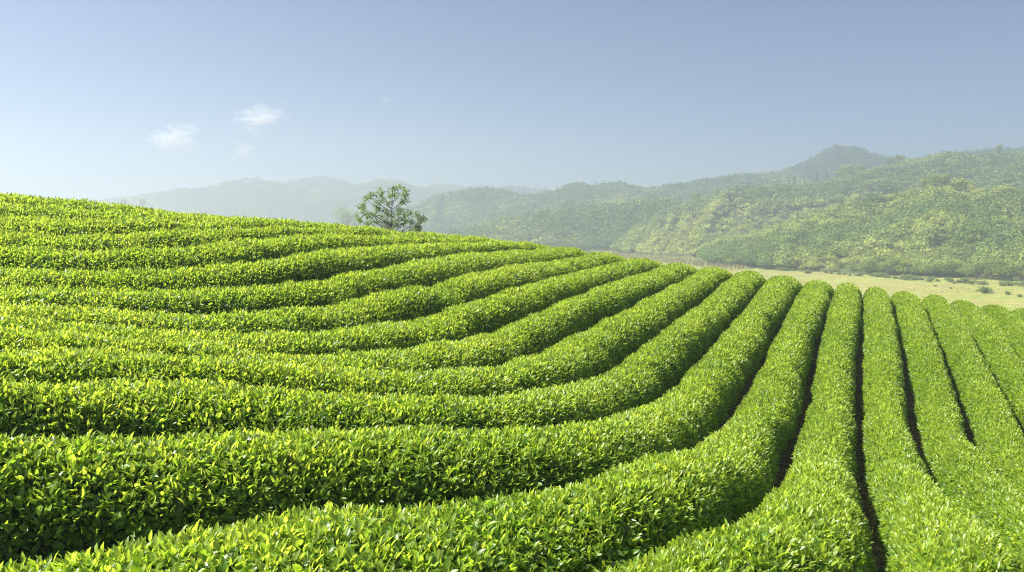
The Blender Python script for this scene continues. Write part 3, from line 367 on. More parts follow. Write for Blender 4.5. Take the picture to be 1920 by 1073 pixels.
LAB = {
 -1: 'tea hedge row just showing behind the hilltop skyline row at the far left',
 0: 'tea hedge row forming the hilltop skyline at the left edge',
 1: 'short flat tea hedge row, second down from the hilltop skyline on the left',
 2: 'tea hedge row third down from the hilltop skyline on the left',
 3: 'tea hedge row fourth down from the hilltop skyline, running out towards the misty tree',
 4: 'tea hedge row fifth down from the hilltop skyline, running out below the lone tree',
 5: 'tea hedge row sixth down from the hilltop skyline at the left edge',
 6: 'tea hedge row seventh down from the hilltop skyline, in the upper middle of the slope',
 7: 'tea hedge row eighth down from the hilltop skyline at the left edge',
 8: 'tea hedge row ninth down from the hilltop skyline, crossing the middle of the slope',
 9: 'tea hedge row tenth down from the hilltop skyline, curving up towards the reeds',
 10: 'long curving tea hedge row, fourth up from the bottom left corner',
 11: 'long curving tea hedge row, third up from the bottom left corner',
 12: 'broad tea hedge row with dark shaded flank, second up from the bottom left corner',
 13: 'nearest broad tea hedge row, sweeping from the bottom left corner up the slope',
 14: 'tea hedge row left of the long dark gap that reaches the bottom edge at right',
 15: 'straight tea hedge row right of the long dark gap that reaches the bottom edge',
 16: 'tea hedge row second right of the long dark gap reaching the bottom edge',
 17: 'tea hedge row third right of the long dark gap reaching the bottom edge',
 18: 'tea hedge row fourth right of the long dark gap, cut off by the right edge',
 19: 'tea hedge row fifth right of the long dark gap, short stretch by the right edge',
 20: 'small end of a tea hedge row at the right edge, against the pale field',
}
# taller uncut shoots standing above the clipped tops of the nearest rows
def shoots(k, fr, n, smin, smax, hmin, hmax):
    s = rng.uniform(smin, smax, n)*fr[0][-1]; u = rng.uniform(.25, .75, n); p, nr = hedge_point(k, fr, s, u)
    hh = rng.uniform(hmin, hmax, n); ts = []; Pp = []; Dd = []; Ll = []; Ag = []
    for q in range(n):
        lean = np.array([rng.normal(0, .18), rng.normal(0, .18), 1.]); a = p[q]-nr[q]*.03; b = a+lean*hh[q]
        ts.append((a, (a+b)/2+np.array([rng.normal(0, .01), rng.normal(0, .01), 0]), b))
        nl = int(3+hh[q]*22)
        for j in range(nl):
            f = .25+.75*(j+1)/nl; th = j*2.4+rng.uniform(0, 1); up = .25+1.3*(f > .93)+.35*f
            Pp.append(a+(b-a)*f); Dd.append(norm(np.array([math.cos(th), math.sin(th), up]))); Ll.append(rng.uniform(.06, .10)*(1.15-.35*f)); Ag.append(.45+.55*f)
    tv, tf = [], []; off = 0
    for a, m, b in ts:
        v, f = tube([a, m, b], [.0030, .0025, .0015], 5); tv.append(v); tf.append(f+off); off += len(v)
    Pp, Dd, Ll, Ag = map(np.array, (Pp, Dd, Ll, Ag)); nn = np.array([0, 0, 1.])+rng.normal(size=Pp.shape)*.4; nn = norm(nn-Dd*(nn*Dd).sum(1)[:, None])
    v, f, t = build_leaves(Pp, Dd, nn, Ll, Ll*.40, Ag, rng.random(len(Pp)), True)
    fo = off; V = np.concatenate([np.concatenate(tv), v]); F = [np.concatenate(tf)]+[x+off for x in f]
    return V, F, np.concatenate([np.tile([.55, .5, 0], (off, 1)), t])
EXTRA = {13: lambda fr: shoots(13, fr, 75, .02, .22, .07, .20), 12: lambda fr: shoots(12, fr, 50, .0, .25, .06, .15), 14: lambda fr: shoots(14, fr, 60, .05, .25, .05, .13)}
nleaf = 0
for k in sorted(ROWS):
    if k in LAB: nleaf += hedge(k, LAB[k], EXTRA.get(k))
print('leaves', nleaf)

# dead leaves and trimmings lying on the soil of the open gaps
LX = []
for k in range(12, 20):
    fr = row_frame(k); n = int(fr[0][-1]*90); s = rng.random(n)*fr[0][-1]; i = np.clip(np.searchsorted(fr[0], s), 0, len(fr[0])-1)
    c = fr[1][i]-fr[4][i]*(fr[2][i]*rng.normal(1., .16, n))[:, None]; LX.append(c[np.hypot(c[:, 0], c[:, 1]) < 22])
LX = np.concatenate(LX); n = len(LX); P_ = np.c_[LX, soil_h(LX[:, 0], LX[:, 1])+rng.uniform(.01, .045, n)]
d = norm(rng.normal(size=(n, 3))*np.array([1, 1, .3])); nn = np.array([0, 0, 1.])+rng.normal(size=(n, 3))*.4; nn = norm(nn-d*(nn*d).sum(1)[:, None]); L = rng.uniform(.03, .085, n)
M_LITTER = leaf_material('dead_leaf', (.10, .065, .030), (.26, .20, .08), (.10, .07, .02), (.22, .18, .05), rough=.8, trans=.15, spec=.2)
v, f, t_ = build_leaves(P_, d, nn, L, L*.45, rng.random(n), rng.random(n), False)
tag(np_mesh('leaf_litter', v, f, [M_LITTER], attr=t_), kind='stuff')

# the lone tree just behind the crest
def lone_tree():
    Y = 52.; k = Y/F_PX/4; b = ray_at(735, 428, Y)
    gz = float(soil_h(b[0], Y)); root = empty('broadleaf_tree', (b[0], Y, gz))
    tag(root, 'lone spreading tree with open airy crown standing behind the crest of the tea field', 'tree')
    z0 = b[2]-gz
    pts = [(740, 122), (700, 138), (785, 165), (800, 195), (765, 150), (650, 150), (625, 175), (580, 180), (545, 200), (525, 215), (630, 215), (765, 235), (700, 190), (735, 195), (790, 225),
           (605, 240), (660, 235), (600, 275), (565, 300), (500, 265), (470, 275), (485, 310), (450, 352), (475, 370), (525, 335), (565, 340), (545, 385), (650, 285), (760, 285), (640, 335), (690, 345), (600, 345), (585, 385), (640, 392), (690, 385), (665, 410),
           (750, 325), (790, 315), (830, 325), (875, 325), (900, 350), (935, 365), (760, 355), (805, 372), (850, 385), (850, 432), (890, 415), (780, 400), (720, 410), (905, 385)]
    tip = []
    for X, Yp in pts:
        x = (X-700)*k; z = z0+(430-Yp)*k
        half = max(.35, .55*min(2.1, .5+(430-Yp)*k*.0+1.1*abs(math.sin((Yp-90)/110.))+.5)); tip.append((x, rng.uniform(-1, 1)*half, z))
    # low hidden boughs of the same crown
    for _ in range(26): tip.append((rng.uniform(-2.1, 1.9), rng.uniform(-1.6, 1.6), z0-rng.uniform(.1, 1.3)))
    tip = np.array(tip); top = z0+(430-125)*k
    trunk = bez((.1, 0, -.3), (-.2, .1, top*.5), (.06, 0, top), 22); tr = np.interp(np.linspace(0, 1, 22), [0, .55, 1], [.15, .06, .015])
    ts = [tube(trunk, tr, 9)]
    for x, y, z in tip:
        r = math.hypot(x, y); zb = max(z0-2.6, z-.5*r-.25); f = zb/top; base = np.array([np.interp(f, np.linspace(0, 1, 22), trunk[:, i]) for i in range(3)])
        base[2] = zb
        mid = base*.4+np.array([x, y, z])*.6+np.array([0, 0, -.12*r+rng.uniform(-.1, .1)])
        p = bez(base, mid, (x, y, z), 8); r0 = .012+.017*r; ts.append(tube(p, np.linspace(r0*.75, .006, 8), 5))
    v, f = join_tubes(ts); np_mesh('trunk', v, [f], [M_BARK], root)
    m = len(tip)
    sub = np.repeat(tip, 5, 0)+rng.normal(size=(m*5, 3))*np.array([.14, .15, .09])
    v, f, t = clump_cards(sub, rng.uniform(.10, .17, len(sub)), 14, np.full(len(sub), .15), rng.uniform(.15, .75, len(sub)), rng.random(len(sub)), .75)
    np_mesh('crown', v, f, [M_TREE], root, attr=t)
lone_tree()

def tree_mesh(seed, rad, hgt, n_lobes=9, per=34, leaf=.30, bush=False):
    """generic rounded broadleaf tree at the origin: trunk (v, f) and crown (v, f, t)"""
    g = np.random.default_rng(seed)
    th = g.uniform(0, 2*math.pi, n_lobes); rr = np.sqrt(g.random(n_lobes))*.62*rad; zc = (g.uniform(.10, .68, n_lobes) if bush else g.uniform(.45, .85, n_lobes))*hgt
    zc -= rr/rad*.18*hgt
    c = np.stack([rr*np.cos(th), rr*np.sin(th), zc], 1); lr = g.uniform(.36, .56, n_lobes)*rad
    dirs = norm(g.normal(size=(n_lobes, per, 3))); dirs[..., 2] = np.where(dirs[..., 2] < -.3, -dirs[..., 2], dirs[..., 2])
    sub = (c[:, None]+dirs*(lr[:, None]*g.uniform(.6, 1., (n_lobes, per)))[..., None]*np.array([1, 1, .8])).reshape(-1, 3)
    age = np.repeat(g.uniform(.15, .7, n_lobes), per)+.15*dirs[..., 2].ravel()
    crown = clump_cards(sub, np.full(len(sub), .26*rad*.6), 5, np.full(len(sub), leaf), age, g.random(len(sub)), .8)
    ts = [tube(bez((0, 0, -.4), (.1*rad, 0, hgt*.3), (0, 0, hgt*.75), 8), np.linspace(.09*rad, .02*rad, 8), 7)]
    for q in c: ts.append(tube(bez((0, 0, hgt*.2), q*.5+np.array([0, 0, .02*hgt]), q, 6), np.linspace(.045*rad, .012*rad, 6), 5))
    return join_tubes(ts), crown
# ------------------------------------------------------------------ wooded hills round the valley
def hill(px, py, Rr, foot_y, drop, seed, tree_r, n_tree, per, name_wood, pine=0., spur=1., nx=170, ny=34, under=0., belly=0., tone=0.):
    """px, py: where the crest stands against the sky in the photograph; Rr: its true distance; foot_y: the row of the foot.
    One solid slope from the valley floor over the crest and down behind, then a wood growing on it."""
    px = np.asarray(px, float); py = np.asarray(py, float); Rr = np.interp(px, np.linspace(px[0], px[-1], len(Rr)), Rr)
    X = np.linspace(px[0], px[-1], nx); Y = np.interp(X, px, py); D = np.interp(X, px, Rr)
    fy = np.interp(X, np.linspace(px[0], px[-1], len(foot_y)), foot_y)
    az = (X-CX)/F_PX
    C = np.array([ray_at(a, b, d) for a, b, d in zip(X, Y, D)])           # crest line
    Df = -FLOOR_Z/np.tan(np.arctan((fy-HZ)/F_PX)); Df = np.minimum(Df, D*.93)
    zc = C[:, 2]-drop
    t = np.concatenate([np.linspace(-.06, 1, ny), np.linspace(1.05, 1.9, 12)])
    T, A = np.meshgrid(t, az); Dm = D[:, None]; Fm = Df[:, None]
    rad = Fm+(Dm-Fm)*T
    up = np.where(T <= 1, np.clip(T, 0, 1)**(.85+belly), 1-np.clip(T-1, 0, 1)**1.3*.9)
    Z = FLOOR_Z-.6+(zc[:, None]-FLOOR_Z)*up
    xw, yw = A*rad, rad
    h = np.maximum(zc[:, None]-FLOOR_Z, 4)
    wob = fbm(xw/(h*1.1)+seed*3.3, yw/(h*1.6), seed, 4)-.47
    wob2 = np.abs(fbm(xw/(h*.75)+seed, yw/(h*2.5), seed+5, 3)-.47)
    env = np.clip(T, 0, 1)*np.clip(1.06-T, 0, 1)*4
    Z = Z+h*spur*(.42*wob-.5*wob2)*env*.9
    Z = np.where(T < 0, np.minimum(Z, FLOOR_Z-.6), Z)
    n1, n2 = T.shape
    i = np.arange(n1*n2).reshape(n1, n2)
    f = np.stack([i[:-1, :-1].ravel(), i[1:, :-1].ravel(), i[1:, 1:].ravel(), i[:-1, 1:].ravel()], 1)
    o = np_mesh('hill', np.c_[xw.ravel(), yw.ravel(), Z.ravel()], [f], [M_HILL]); tag(o, kind='structure')
    # the wood: crowns spread evenly over the slope that faces the valley, a few down the back
    g = np.random.default_rng(seed); m = int(n_tree*1.6)
    a = g.random(m)*(n1-1.001); b = g.random(m)**.9*(ny+3); ia, ib = a.astype(int), b.astype(int); fa, fb = (a-ia)[:, None], (b-ib)[:, None]
    G = np.stack([xw, yw, Z], -1)
    p = (G[ia, ib]*(1-fa)+G[ia+1, ib]*fa)*(1-fb)+(G[ia, ib+1]*(1-fa)+G[ia+1, ib+1]*fa)*fb
    keep = (p[:, 2] > FLOOR_Z+.1)
    pat = fbm(p[:, 0]/(tree_r*14), p[:, 1]/(tree_r*14), seed+31, 4)
    keep &= g.random(m) < np.clip(1.6-1.5*np.clip((pat-.52)/.12, 0, 1)*under, .25, 1)
    p = p[keep][:n_tree]; pat = pat[keep][:n_tree]; m = len(p)
    r = tree_r*g.uniform(.55, 1.25, m)*np.where(pat > .56, 1-.45*under, 1.); hgt = r*g.uniform(1.2, 1.7, m)
    cone = g.random(m) < pine*np.clip((fbm(p[:, 0]/(tree_r*20), p[:, 1]/(tree_r*20), seed+77, 3)-.30)*4, 0, 1.4)
    cl = 3.2*np.clip(pat-.40, 0, .3)+.10+tone+g.normal(0, .09, m)                      # species: dark evergreen .. olive, yellow green; tone colours in far haze, near sunlight
    cl = np.where(cone, .02, np.clip(cl, 0, 1)); rn = g.random(m)
    c = np.repeat(p, per, 0); rr = np.repeat(r, per); hh = np.repeat(hgt, per); cc = np.repeat(cone, per)
    d = norm(g.normal(size=(m*per, 3))); d[:, 2] = np.where(d[:, 2] < -.25, -d[:, 2], d[:, 2]); q = g.uniform(.55, 1.02, m*per)
    lob = 1+.28*np.sin(np.arctan2(d[:, 1], d[:, 0])*3+np.repeat(rn, per)*40)*np.sin(d[:, 2]*5+np.repeat(rn, per)*9)
    off = d*(rr*q*lob)[:, None]; off[:, 2] = off[:, 2]*.75+hh*.5
    zt = g.random(m*per)**2.0; th = g.random(m*per)*2*math.pi; rc = rr*.62*(1-zt)*g.uniform(.5, 1., m*per)
    cn = np.stack([rc*np.cos(th), rc*np.sin(th), zt*hh*1.45], 1)
    off = np.where(cc[:, None], cn, off)
    P0 = c+off; L = rr*g.uniform(.34, .66, m*per)*(np.interp(per, [14, 22, 40, 46, 130], [1.4, 1.15, .85, .82, .50]))*np.where(cc, .75, 1)
    dd = norm(g.normal(size=(m*per, 3))+d*.3); nn = norm(d*.8+np.array([0, 0, .7])+g.normal(size=(m*per, 3))*.5)
    nn = norm(nn-dd*(nn*dd).sum(1)[:, None]); P0 = P0-dd*(L*.5)[:, None]
    v, fs, tt = build_leaves(P0, dd, nn, L, L*g.uniform(.6, .95, m*per), np.clip(np.repeat(cl, per)+g.normal(0, .05, m*per), 0, 1), np.clip(np.repeat(rn, per)*.8+g.random(m*per)*.2, 0, 1), False)
    o = np_mesh(name_wood, v, fs, [M_FOREST], attr=tt)
    tag(o, kind='stuff')
    return G
# far, left and centre
hill([60, 150, 226, 264, 329, 394, 426, 452, 481, 504, 529, 560, 620, 690, 760, 840], [388, 380, 371, 367.6, 356, 351.5, 342, 335, 334.5, 340, 347, 352, 362, 378, 392, 404], [1180, 1180, 1160], [440, 440], 4.5, 11, 4.6, 6500, 9, 'wood', tone=-.34)
hill([470, 520, 555, 581, 605, 626, 652, 668, 700, 760], [356, 346, 338.6, 331.5, 331, 331, 340, 345, 352, 360], [1290, 1290], [439, 439], 4.5, 12, 5, 2800, 8, 'wood', tone=-.34)
hill([600, 640, 684, 700, 717, 742, 775, 797, 830, 880, 940], [362, 354, 346.6, 341, 337.5, 336.5, 346.6, 353, 361, 374, 390], [1230, 1220], [440, 440], 4.5, 13, 4.7, 4000, 9, 'wood', tone=-.34)
hill([700, 760, 800, 815, 847, 880, 905, 920, 942, 985, 1022, 1040, 1090, 1200], [362, 357, 352, 345, 346, 350, 346, 349.5, 347.5, 350.5, 355, 360, 362, 368], [1310, 1310], [436, 436], 4.5, 14, 5, 4200, 8, 'wood', tone=-.34)
# the mid-distance ridge and the mountain at the right
hill([640, 700, 760, 785, 810, 847, 885, 930, 950, 970, 1010, 1060, 1120], [432, 414, 394, 383, 372.5, 361, 353, 351, 358, 366, 378, 392, 410], [700, 720, 730], [452, 453], 4.4, 15, 3.8, 4600, 16, 'wood', tone=-.34, pine=.1)
hill([1330, 1420, 1462, 1496, 1533, 1548, 1563, 1600, 1626, 1652, 1672, 1700, 1760, 1830, 1900, 2050], [340, 327, 317, 308, 287, 276.5, 274, 277, 288.5, 297, 293, 298, 290, 281, 279, 290], [860, 850, 860], [447, 447], 3.8, 17, 3.8, 11000, 14, 'wood', tone=-.34, spur=.9)
hill([880, 920, 960, 1002, 1038, 1060, 1072, 1094, 1108, 1133, 1157, 1184, 1203, 1240, 1296, 1323, 1365, 1385, 1440, 1500, 1580, 1680], [396, 380, 366, 366.5, 358, 349, 345, 344.5, 349.5, 343.5, 342, 346.5, 354, 350.5, 338, 334, 329, 323, 326, 330, 335, 345], [700, 720, 750, 780], [459, 460, 460], 4, 16, 3.6, 9000, 22, 'wood', tone=-.34, pine=.12)
# the near hills of the right half, one behind the other
hill([800, 865, 910, 960, 1016, 1072, 1120, 1156, 1192, 1212, 1240, 1275, 1330, 1420], [446, 433, 422, 410, 398, 390.5, 386, 383, 378.5, 373, 372.5, 383, 395, 410], [480, 485, 490, 500], [467, 470, 478], 4.2, 18, 3.6, 5200, 40, 'wood', tone=-.14, pine=.22)
hill([1120, 1142, 1170, 1198, 1235, 1265, 1295, 1346, 1379, 1440, 1500, 1529, 1552, 1589, 1615, 1663, 1701, 1775, 1850, 1920, 2050, 2250], [474, 464, 444, 421, 400, 387, 377, 363, 352, 346, 345, 342, 338, 323, 317, 306, 296.5, 283.5, 279.5, 277.5, 276, 290], [440, 470, 510, 530, 520], [473, 490, 500, 504, 505], 3.0, 19, 2.7, 8500, 46, 'wood', pine=.06, under=.8, tone=.10, spur=1.5)
hill([1260, 1300, 1340, 1380, 1420, 1460, 1496, 1552, 1608, 1660, 1712, 1760, 1813, 1870, 1920, 2050, 2300], [500, 484, 466, 449, 432, 420, 410, 391, 376.5, 365.5, 350.5, 336, 341.5, 350, 360, 372, 395], [315, 310, 305, 310, 320], [495, 508, 517, 526, 531, 536], 2.4, 20, 2.5, 6200, 130, 'wood', pine=.08, under=.9, belly=.1, tone=.14, spur=1.5)

# ------------------------------------------------------------------ trees and bushes one can tell apart
def copy_thing(root, loc, sc, rz, label):
    r = root.copy(); COL.objects.link(r); r.location = loc; r.scale = (sc, sc, sc); r.rotation_euler = (0, 0, rz); r['label'] = label
    for ch in list(root.children):
        c = ch.copy(); COL.objects.link(c); c.parent = r
    return r
def make_tree(name, label, cat, group, seed, rad, hgt, lobes, per, leaf, bush=False, mat=None):
    (tv, tf), (cv, cf, ct) = tree_mesh(seed, rad, hgt, lobes, per, leaf, bush)
    root = empty(name); tag(root, label, cat, group)
    np_mesh('stems' if bush else 'trunk', tv, [tf], [M_BARK], root); np_mesh('crown', cv, cf, [mat or M_FOREST], root, attr=ct)
    return root
def floor_at(px, py):
    d = ray_at(px, py, 1.); Y = FLOOR_Z/d[2]; return np.array([d[0]*Y, Y, FLOOR_Z])
G_FOOT = 'rounded trees along the foot of the near wooded hill'
LB_FOOT = 'rounded green tree in the line where the near wooded hill meets the pale field'
protos = [make_tree('foot_tree', LB_FOOT, 'tree', G_FOOT, 50+i, 3.0, [5.2, 6.2, 4.8, 6.8][i], 11, 30, .42) for i in range(4)]
used = [False]*4
g = np.random.default_rng(5)
px = 1412.
while px < 1990:
    fy = np.interp(px, [1400, 1500, 1600, 1700, 1800, 1920, 2000], [500, 508, 515, 521, 525, 529, 532])-1-g.uniform(0, 3)
    l = floor_at(px, fy); l[2] -= .3; i = int(g.integers(4)); sc = g.uniform(.62, 1.08); rz = g.uniform(0, 6.28)
    if not used[i]:
        used[i] = True; r = protos[i]; r.location = l; r.scale = (sc,)*3; r.rotation_euler = (0, 0, rz)
    else: copy_thing(protos[i], l, sc, rz, LB_FOOT)
    px += g.uniform(13, 27)
G_BUSH = 'low bushes on the edge of the pale field'
LB_BUSH = 'low pale green bush on the far edge of the pale field, below the wooded hill'
M_BUSH = leaf_material('bush_leaf', (.12, .19, .06), (.26, .31, .10), (.18, .28, .06), (.34, .40, .10), rough=.6, trans=.25, spec=.25)
bp = [make_tree('low_bush', LB_BUSH, 'bush', G_BUSH, 70+i, 1.5, [1.7, 1.3, 2.0][i], 8, 22, .28, True, M_BUSH) for i in range(3)]
used = [False]*3; px = 1300.
while px < 1985:
    fy = np.interp(px, [1300, 1400, 1500, 1600, 1700, 1800, 1920, 2000], [496, 503.5, 511, 518, 525, 531, 537, 540])+g.uniform(-2.5, 1.)
    l = floor_at(px, fy); l[2] -= .1; i = int(g.integers(3)); sc = g.uniform(.5, 1.1); rz = g.uniform(0, 6.28)
    if not used[i]:
        used[i] = True; r = bp[i]; r.location = l; r.scale = (sc,)*3; r.rotation_euler = (0, 0, rz)
    else: copy_thing(bp[i], l, sc, rz, LB_BUSH)
    px += g.uniform(7, 17)*(1 if g.random() < .8 else 2.5)
r = copy_thing(bp[0], floor_at(1848, 550), 1.25, 1.1, 'lone round dark green bush standing out in the middle of the pale field'); r['group'] = 'bushes out in the pale field'
for q, (x, y, s_, lb) in enumerate([(1783, 541.5, .30, 'tiny green bush in the pale field, nearest the lone round bush'), (1754, 537.5, .30, 'tiny flat bush in the pale field, next to the far bushy edge'), (1889, 553, .5, 'low flat bush in the pale field at the right edge, behind the last tea rows'), (1912, 557, .5, 'low grassy clump at the picture edge in the pale field'), (1832, 546.5, .3, 'small pale bush close beside the lone round bush in the field')]):
    r = copy_thing(bp[q % 3], floor_at(x, y), s_, q*1.7, lb); r['group'] = 'bushes out in the pale field'
# trees standing up from the ridge lines
G_RIDGE = 'trees standing up from the ridge lines'
rp = make_tree('ridge_tree', 'bushy tree standing up from the ridge, left of the bare hilltop slope', 'tree', G_RIDGE, 90, 3.0, 7.2, 10, 26, .5)
def conifer(seed):
    gg = np.random.default_rng(seed); m = 420; zt = gg.random(m)**1.2; th = gg.random(m)*6.283; rc = 1.5*(1-zt)*gg.uniform(.3, 1, m)*(1+.25*np.sin(zt*40))
    p = np.stack([rc*np.cos(th), rc*np.sin(th), 1.2+zt*6.3], 1); d = norm(np.stack([np.cos(th), np.sin(th), -.15+0*th], 1)+gg.normal(size=(m, 3))*.35)
    nn = norm(np.array([0, 0, 1.])+gg.normal(size=(m, 3))*.4); nn = norm(nn-d*(nn*d).sum(1)[:, None]); L = gg.uniform(.35, .75, m)
    root = empty('ridge_conifer'); tv, tf = tube([(0, 0, -.5), (0, 0, 3), (0, 0, 7.3)], [.16, .1, .02], 6); np_mesh('trunk', tv, [tf], [M_BARK], root)
    v, f, t = build_leaves(p, d, nn, L, L*.55, gg.random(m)*.15, gg.random(m), False); np_mesh('crown', v, f, [M_FOREST], root, attr=t)
    return root
cp = conifer(3); tag(cp, 'x', 'tree', G_RIDGE)
first = True
for x, y, D, s_, kind, lb in [
    (1530, 341, 498, .95, 'c', 'tall dark conifer standing up from the ridge below the mountain'), (1478, 346, 492, .7, 'c', 'small dark conifer on the ridge, leftmost of the pointed ridge trees'),
    (1489, 346, 492, .8, 'c', 'small dark conifer on the ridge, close beside the leftmost pointed tree'), (1508, 345, 495, .65, 'c', 'smallest conifer on the ridge, just left of the tall one'),
    (1549, 339, 502, .95, 'c', 'dark conifer on the ridge, just right of the tall one'), (1592, 323, 506, 1.75, 'b', 'big pale green rounded tree standing on the ridge below the mountain shoulder'),
    (1574, 330, 504, 1.2, 'b', 'rounded tree on the ridge, left of the big pale one'), (1612, 319, 508, 1.2, 'b', 'rounded tree on the ridge, right of the big pale one'),
    (1668, 306, 520, 1.3, 'b', 'dark rounded tree on the hilltop, left of the low skyline clump'), (1685, 301.5, 521, 1.35, 'b', 'dark broad tree clump on the hilltop where the near hill meets the sky'),
    (1346, 363, 478, 1.25, 'b', 'rounded tree on the left end of the near ridge'), (1306, 374, 472, 1.5, 'b', 'big round tree at the left shoulder of the near hill'), (1874, 279, 520, .95, 'b', 'small tree on the hilltop skyline at the far right'),
    (1752, 340, 304, 1.0, 'b', 'dark tree group on the spur top of the nearest wooded hill'), (1772, 339, 304, .9, 'b', 'dark rounded tree on the spur top, right of its neighbour'), (1735, 346, 303, .75, 'b', 'small tree on the spur top, left of the dark group')]:
    p = ray_at(x, y, D); p[2] -= (.8 if kind == 'c' else 3.6*s_); src = cp if kind == 'c' else rp
    if src.location.length < .1: src.location = p; src.scale = (s_,)*3; src['label'] = lb
    else: copy_thing(src, p, s_, g.uniform(0, 6), lb)
# two pale trees in the mist behind the crest, and the brown bush by the reeds
def hazy_tree(px, base_y, D, rad, hgt, seed, lb):
    r = make_tree('broadleaf_tree', lb, 'tree', None, seed, rad, hgt, 24, 16, 1.0)
    p = ray_at(px, base_y, D); r.location = p; return r
hazy_tree(652, 440, 520, 10.5, 19., 121, 'pale misty tree with wide flat crown, left behind the lone spreading tree')
hazy_tree(268, 392, 800, 3.4, 11., 122, 'faint misty tree at the foot of the far left hill, just over the tea crest')
hazy_tree(232, 386, 800, 3., 7.5, 123, 'faintest misty treetop over the tea crest, at the left end of the far hill')
r = make_tree('round_bush', 'brownish rounded bush standing beside the reed bed at the valley foot', 'bush', None, 131, 4.2, 8.2, 12, 24, .7, True,
              leaf_material('brown_leaf', (.12, .10, .05), (.22, .17, .08), (.12, .10, .04), (.2, .16, .06), rough=.7, trans=.2, spec=.2))
l = floor_at(1136, 469.5); r.location = l
# reed bed: a long stand of pale upright reeds
def reeds(x0, x1, y, hgt, n, depth, name, mat, age=.5):
    gg = np.random.default_rng(int(x0)); p = np.array([floor_at(a, b) for a, b in zip(gg.uniform(x0, x1, n), np.full(n, y))]); p[:, 1] += gg.uniform(0, depth, n); p[:, 0] *= p[:, 1]/(p[:, 1]-0)
    endf = np.clip(np.minimum(p[:, 0]-p[:, 0].min(), p[:, 0].max()-p[:, 0])/5, .35, 1)
    L = hgt*gg.uniform(.75, 1.05, n)*endf; d = norm(np.stack([gg.normal(0, .12, n), gg.normal(0, .12, n), np.ones(n)], 1))
    nn = norm(gg.normal(size=(n, 3))*np.array([1, 1, .1])); nn = norm(nn-d*(nn*d).sum(1)[:, None])
    v, f, t = build_leaves(p, d, nn, L, np.full(n, .16*hgt/4), np.clip(age+gg.normal(0, .15, n), 0, 1), gg.random(n), False)
    return np_mesh(name, v, f, [mat], attr=t)
M_REED = leaf_material('reed', (.10, .17, .05), (.22, .28, .10), (.12, .2, .05), (.22, .28, .08), rough=.7, trans=.25, spec=.15)
M_DRY = leaf_material('dry_grass', (.30, .28, .13), (.44, .37, .20), (.25, .23, .08), (.36, .30, .14), rough=.8, trans=.2, spec=.1)
tag(reeds(1012, 1106, 474.5, 4.2, 9000, 14, 'reeds', M_REED, .7), kind='stuff')
# dry grass along the valley edge, and sparse tufts over the field
gg = np.random.default_rng(44); n = 5000
pxs = gg.uniform(1100, 1400, n); ys = np.interp(pxs, [1100, 1250, 1440], [475, 489, 505])+gg.normal(0, 3.2, n); ys = np.maximum(ys, 471)
P_ = np.stack([np.array(floor_at(a, b)) for a, b in zip(pxs, ys)]); L = gg.uniform(.5, 1.7, n)
d = norm(np.stack([gg.normal(0, .25, n), gg.normal(0, .25, n), np.ones(n)], 1)); nn = norm(gg.normal(size=(n, 3))); nn = norm(nn-d*(nn*d).sum(1)[:, None])
v, f, t = build_leaves(P_, d, nn, L, np.full(n, .22), gg.random(n), gg.random(n), False)
tag(np_mesh('dry_grass', v, f, [M_DRY], attr=t), kind='stuff')
n = 60000; Yd = 95+gg.random(n)**.8*180; xd = Yd*gg.uniform(.22, .74, n); keep = gg.random(n) < np.clip(fbm(xd*.05, Yd*.09, 61, 4)*2.6-1.05, .03, .6); Yd, xd = Yd[keep], xd[keep]; n = len(xd)
P_ = np.stack([xd, Yd, np.full(n, FLOOR_Z-.1)+.5*(fbm(xd*.03, Yd*.03, 5)-.5)], 1); L = gg.uniform(.10, .30, n)
d = norm(np.stack([gg.normal(0, .5, n), gg.normal(0, .5, n), np.ones(n)], 1)); nn = norm(gg.normal(size=(n, 3))); nn = norm(nn-d*(nn*d).sum(1)[:, None])
M_TUFT = leaf_material('grass_tuft', (.14, .17, .05), (.24, .22, .08), (.14, .16, .04), (.22, .20, .07), rough=.8, trans=.3, spec=.1)
v, f, t = build_leaves(P_, d, nn, L, np.full(n, .16), np.clip(fbm(xd*.06, Yd*.1, 67, 3)*1.8-.3+gg.normal(0, .1, n), 0, 1), gg.random(n), False)
tag(np_mesh('grass', v, f, [M_TUFT], attr=t), kind='stuff')

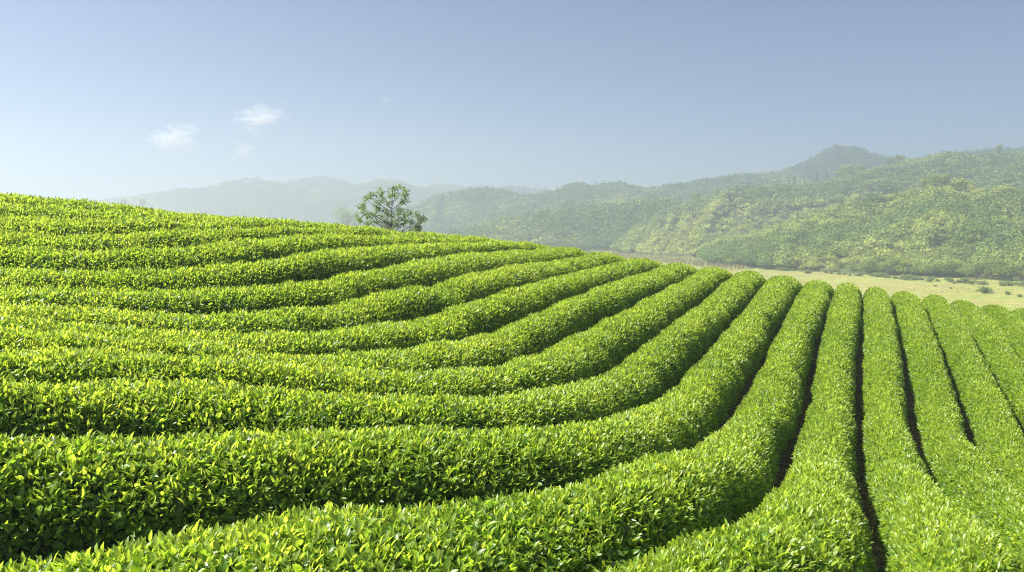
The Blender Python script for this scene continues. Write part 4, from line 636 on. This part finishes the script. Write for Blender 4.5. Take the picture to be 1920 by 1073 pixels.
# ------------------------------------------------------------------ clouds
def cloud_material(name, seed, sx, sz, dens):
    m, n, out = nodes(name); L = n.links.new
    tc = N(n, 'ShaderNodeTexCoord'); g = tc.outputs['Object']
    mp = N(n, 'ShaderNodeMapping'); mp.inputs['Location'].default_value = (seed*3.7, seed*1.3, seed*2.1); mp.inputs['Scale'].default_value = (1.0, 1.0, 1.35); L(g, mp.inputs[0])
    nz = N(n, 'ShaderNodeTexNoise'); nz.inputs['Scale'].default_value = 3.0; nz.inputs['Detail'].default_value = 9; nz.inputs['Roughness'].default_value = .70; nz.inputs['Distortion'].default_value = 1.3; L(mp.outputs[0], nz.inputs['Vector'])
    ln = N(n, 'ShaderNodeVectorMath', operation='LENGTH'); L(g, ln.inputs[0])
    fall = N(n, 'ShaderNodeMapRange'); L(ln.outputs['Value'], fall.inputs[0]); fall.inputs[1].default_value = .1; fall.inputs[2].default_value = 1.; fall.inputs[3].default_value = .10; fall.inputs[4].default_value = -.36
    ad = N(n, 'ShaderNodeMath', operation='ADD'); L(nz.outputs['Fac'], ad.inputs[0]); L(fall.outputs[0], ad.inputs[1])
    mr = N(n, 'ShaderNodeMapRange'); L(ad.outputs[0], mr.inputs[0]); mr.inputs[1].default_value = .47; mr.inputs[2].default_value = .85; mr.inputs[3].default_value = 0; mr.inputs[4].default_value = dens
    pv = N(n, 'ShaderNodeVolumePrincipled'); pv.inputs['Color'].default_value = (1, 1, 1, 1); pv.inputs['Anisotropy'].default_value = .35
    L(mr.outputs[0], pv.inputs['Density']); L(pv.outputs[0], out.inputs['Volume'])
    return m
def cloud(px, py, wpx, hpx, seed, dens, label, Y=6500., tilt=0.):
    import bmesh
    bm = bmesh.new(); bmesh.ops.create_icosphere(bm, subdivisions=3, radius=1.0)
    for v in bm.verts: v.co *= 1+.10*math.sin(5*v.co.x+seed)*math.cos(4*v.co.z+seed)
    me = bpy.data.meshes.new('cloud'); bm.to_mesh(me); bm.free()
    o = link(bpy.data.objects.new('cloud', me)); k = Y/F_PX
    p = ray_at(px, py, Y); o.location = p; o.scale = (wpx*k/2, wpx*k/2*.6, hpx*k/2); o.rotation_euler = (0, R(tilt), 0)
    me.materials.append(cloud_material('cloud', seed, wpx, hpx, dens))
    tag(o, label, 'cloud', 'small white clouds in the hazy sky')
cloud(328, 262, 230, 130, 1, .029, 'white wispy cloud, lowest and leftmost of the three larger clouds')
cloud(486, 221, 225, 120, 2, .027, 'white wispy cloud, highest and broadest of the three larger clouds')
cloud(456, 284, 120, 90, 3, .023, 'small white cloud below the highest of the larger clouds')
cloud(266, 292, 36, 30, 4, .021, 'tiny cloud shred left below the lowest large cloud')
cloud(725, 186, 56, 34, 5, .015, 'faint tiny cloud shred high above the lone spreading tree')
cloud(638, 244, 38, 34, 6, .013, 'faint tiny cloud shred low above the misty tree')

# ------------------------------------------------------------------ haze: even air over the whole scene
def haze():
    x0, x1, y0, y1, z0, z1 = -2700, 2700, -500, 3400, FLOOR_Z-3.5, HAZE_TOP
    v = [(x, y, z) for z in (z0, z1) for y in (y0, y1) for x in (x0, x1)]
    f = [(0, 2, 3, 1), (4, 5, 7, 6), (0, 1, 5, 4), (2, 6, 7, 3), (0, 4, 6, 2), (1, 3, 7, 5)]
    m, n, out = nodes('haze')
    pv = N(n, 'ShaderNodeVolumePrincipled'); pv.inputs['Color'].default_value = HAZE_COL; pv.inputs['Density'].default_value = HAZE_DENS; pv.inputs['Anisotropy'].default_value = HAZE_G
    n.links.new(pv.outputs[0], out.inputs['Volume'])
    o = np_mesh('haze', v, [np.array(f)], [m], smooth=False); tag(o, kind='stuff')
HAZE_TOP, HAZE_COL, HAZE_DENS, HAZE_G = 92., (.595, .675, .81, 1), .00138, .42
haze()
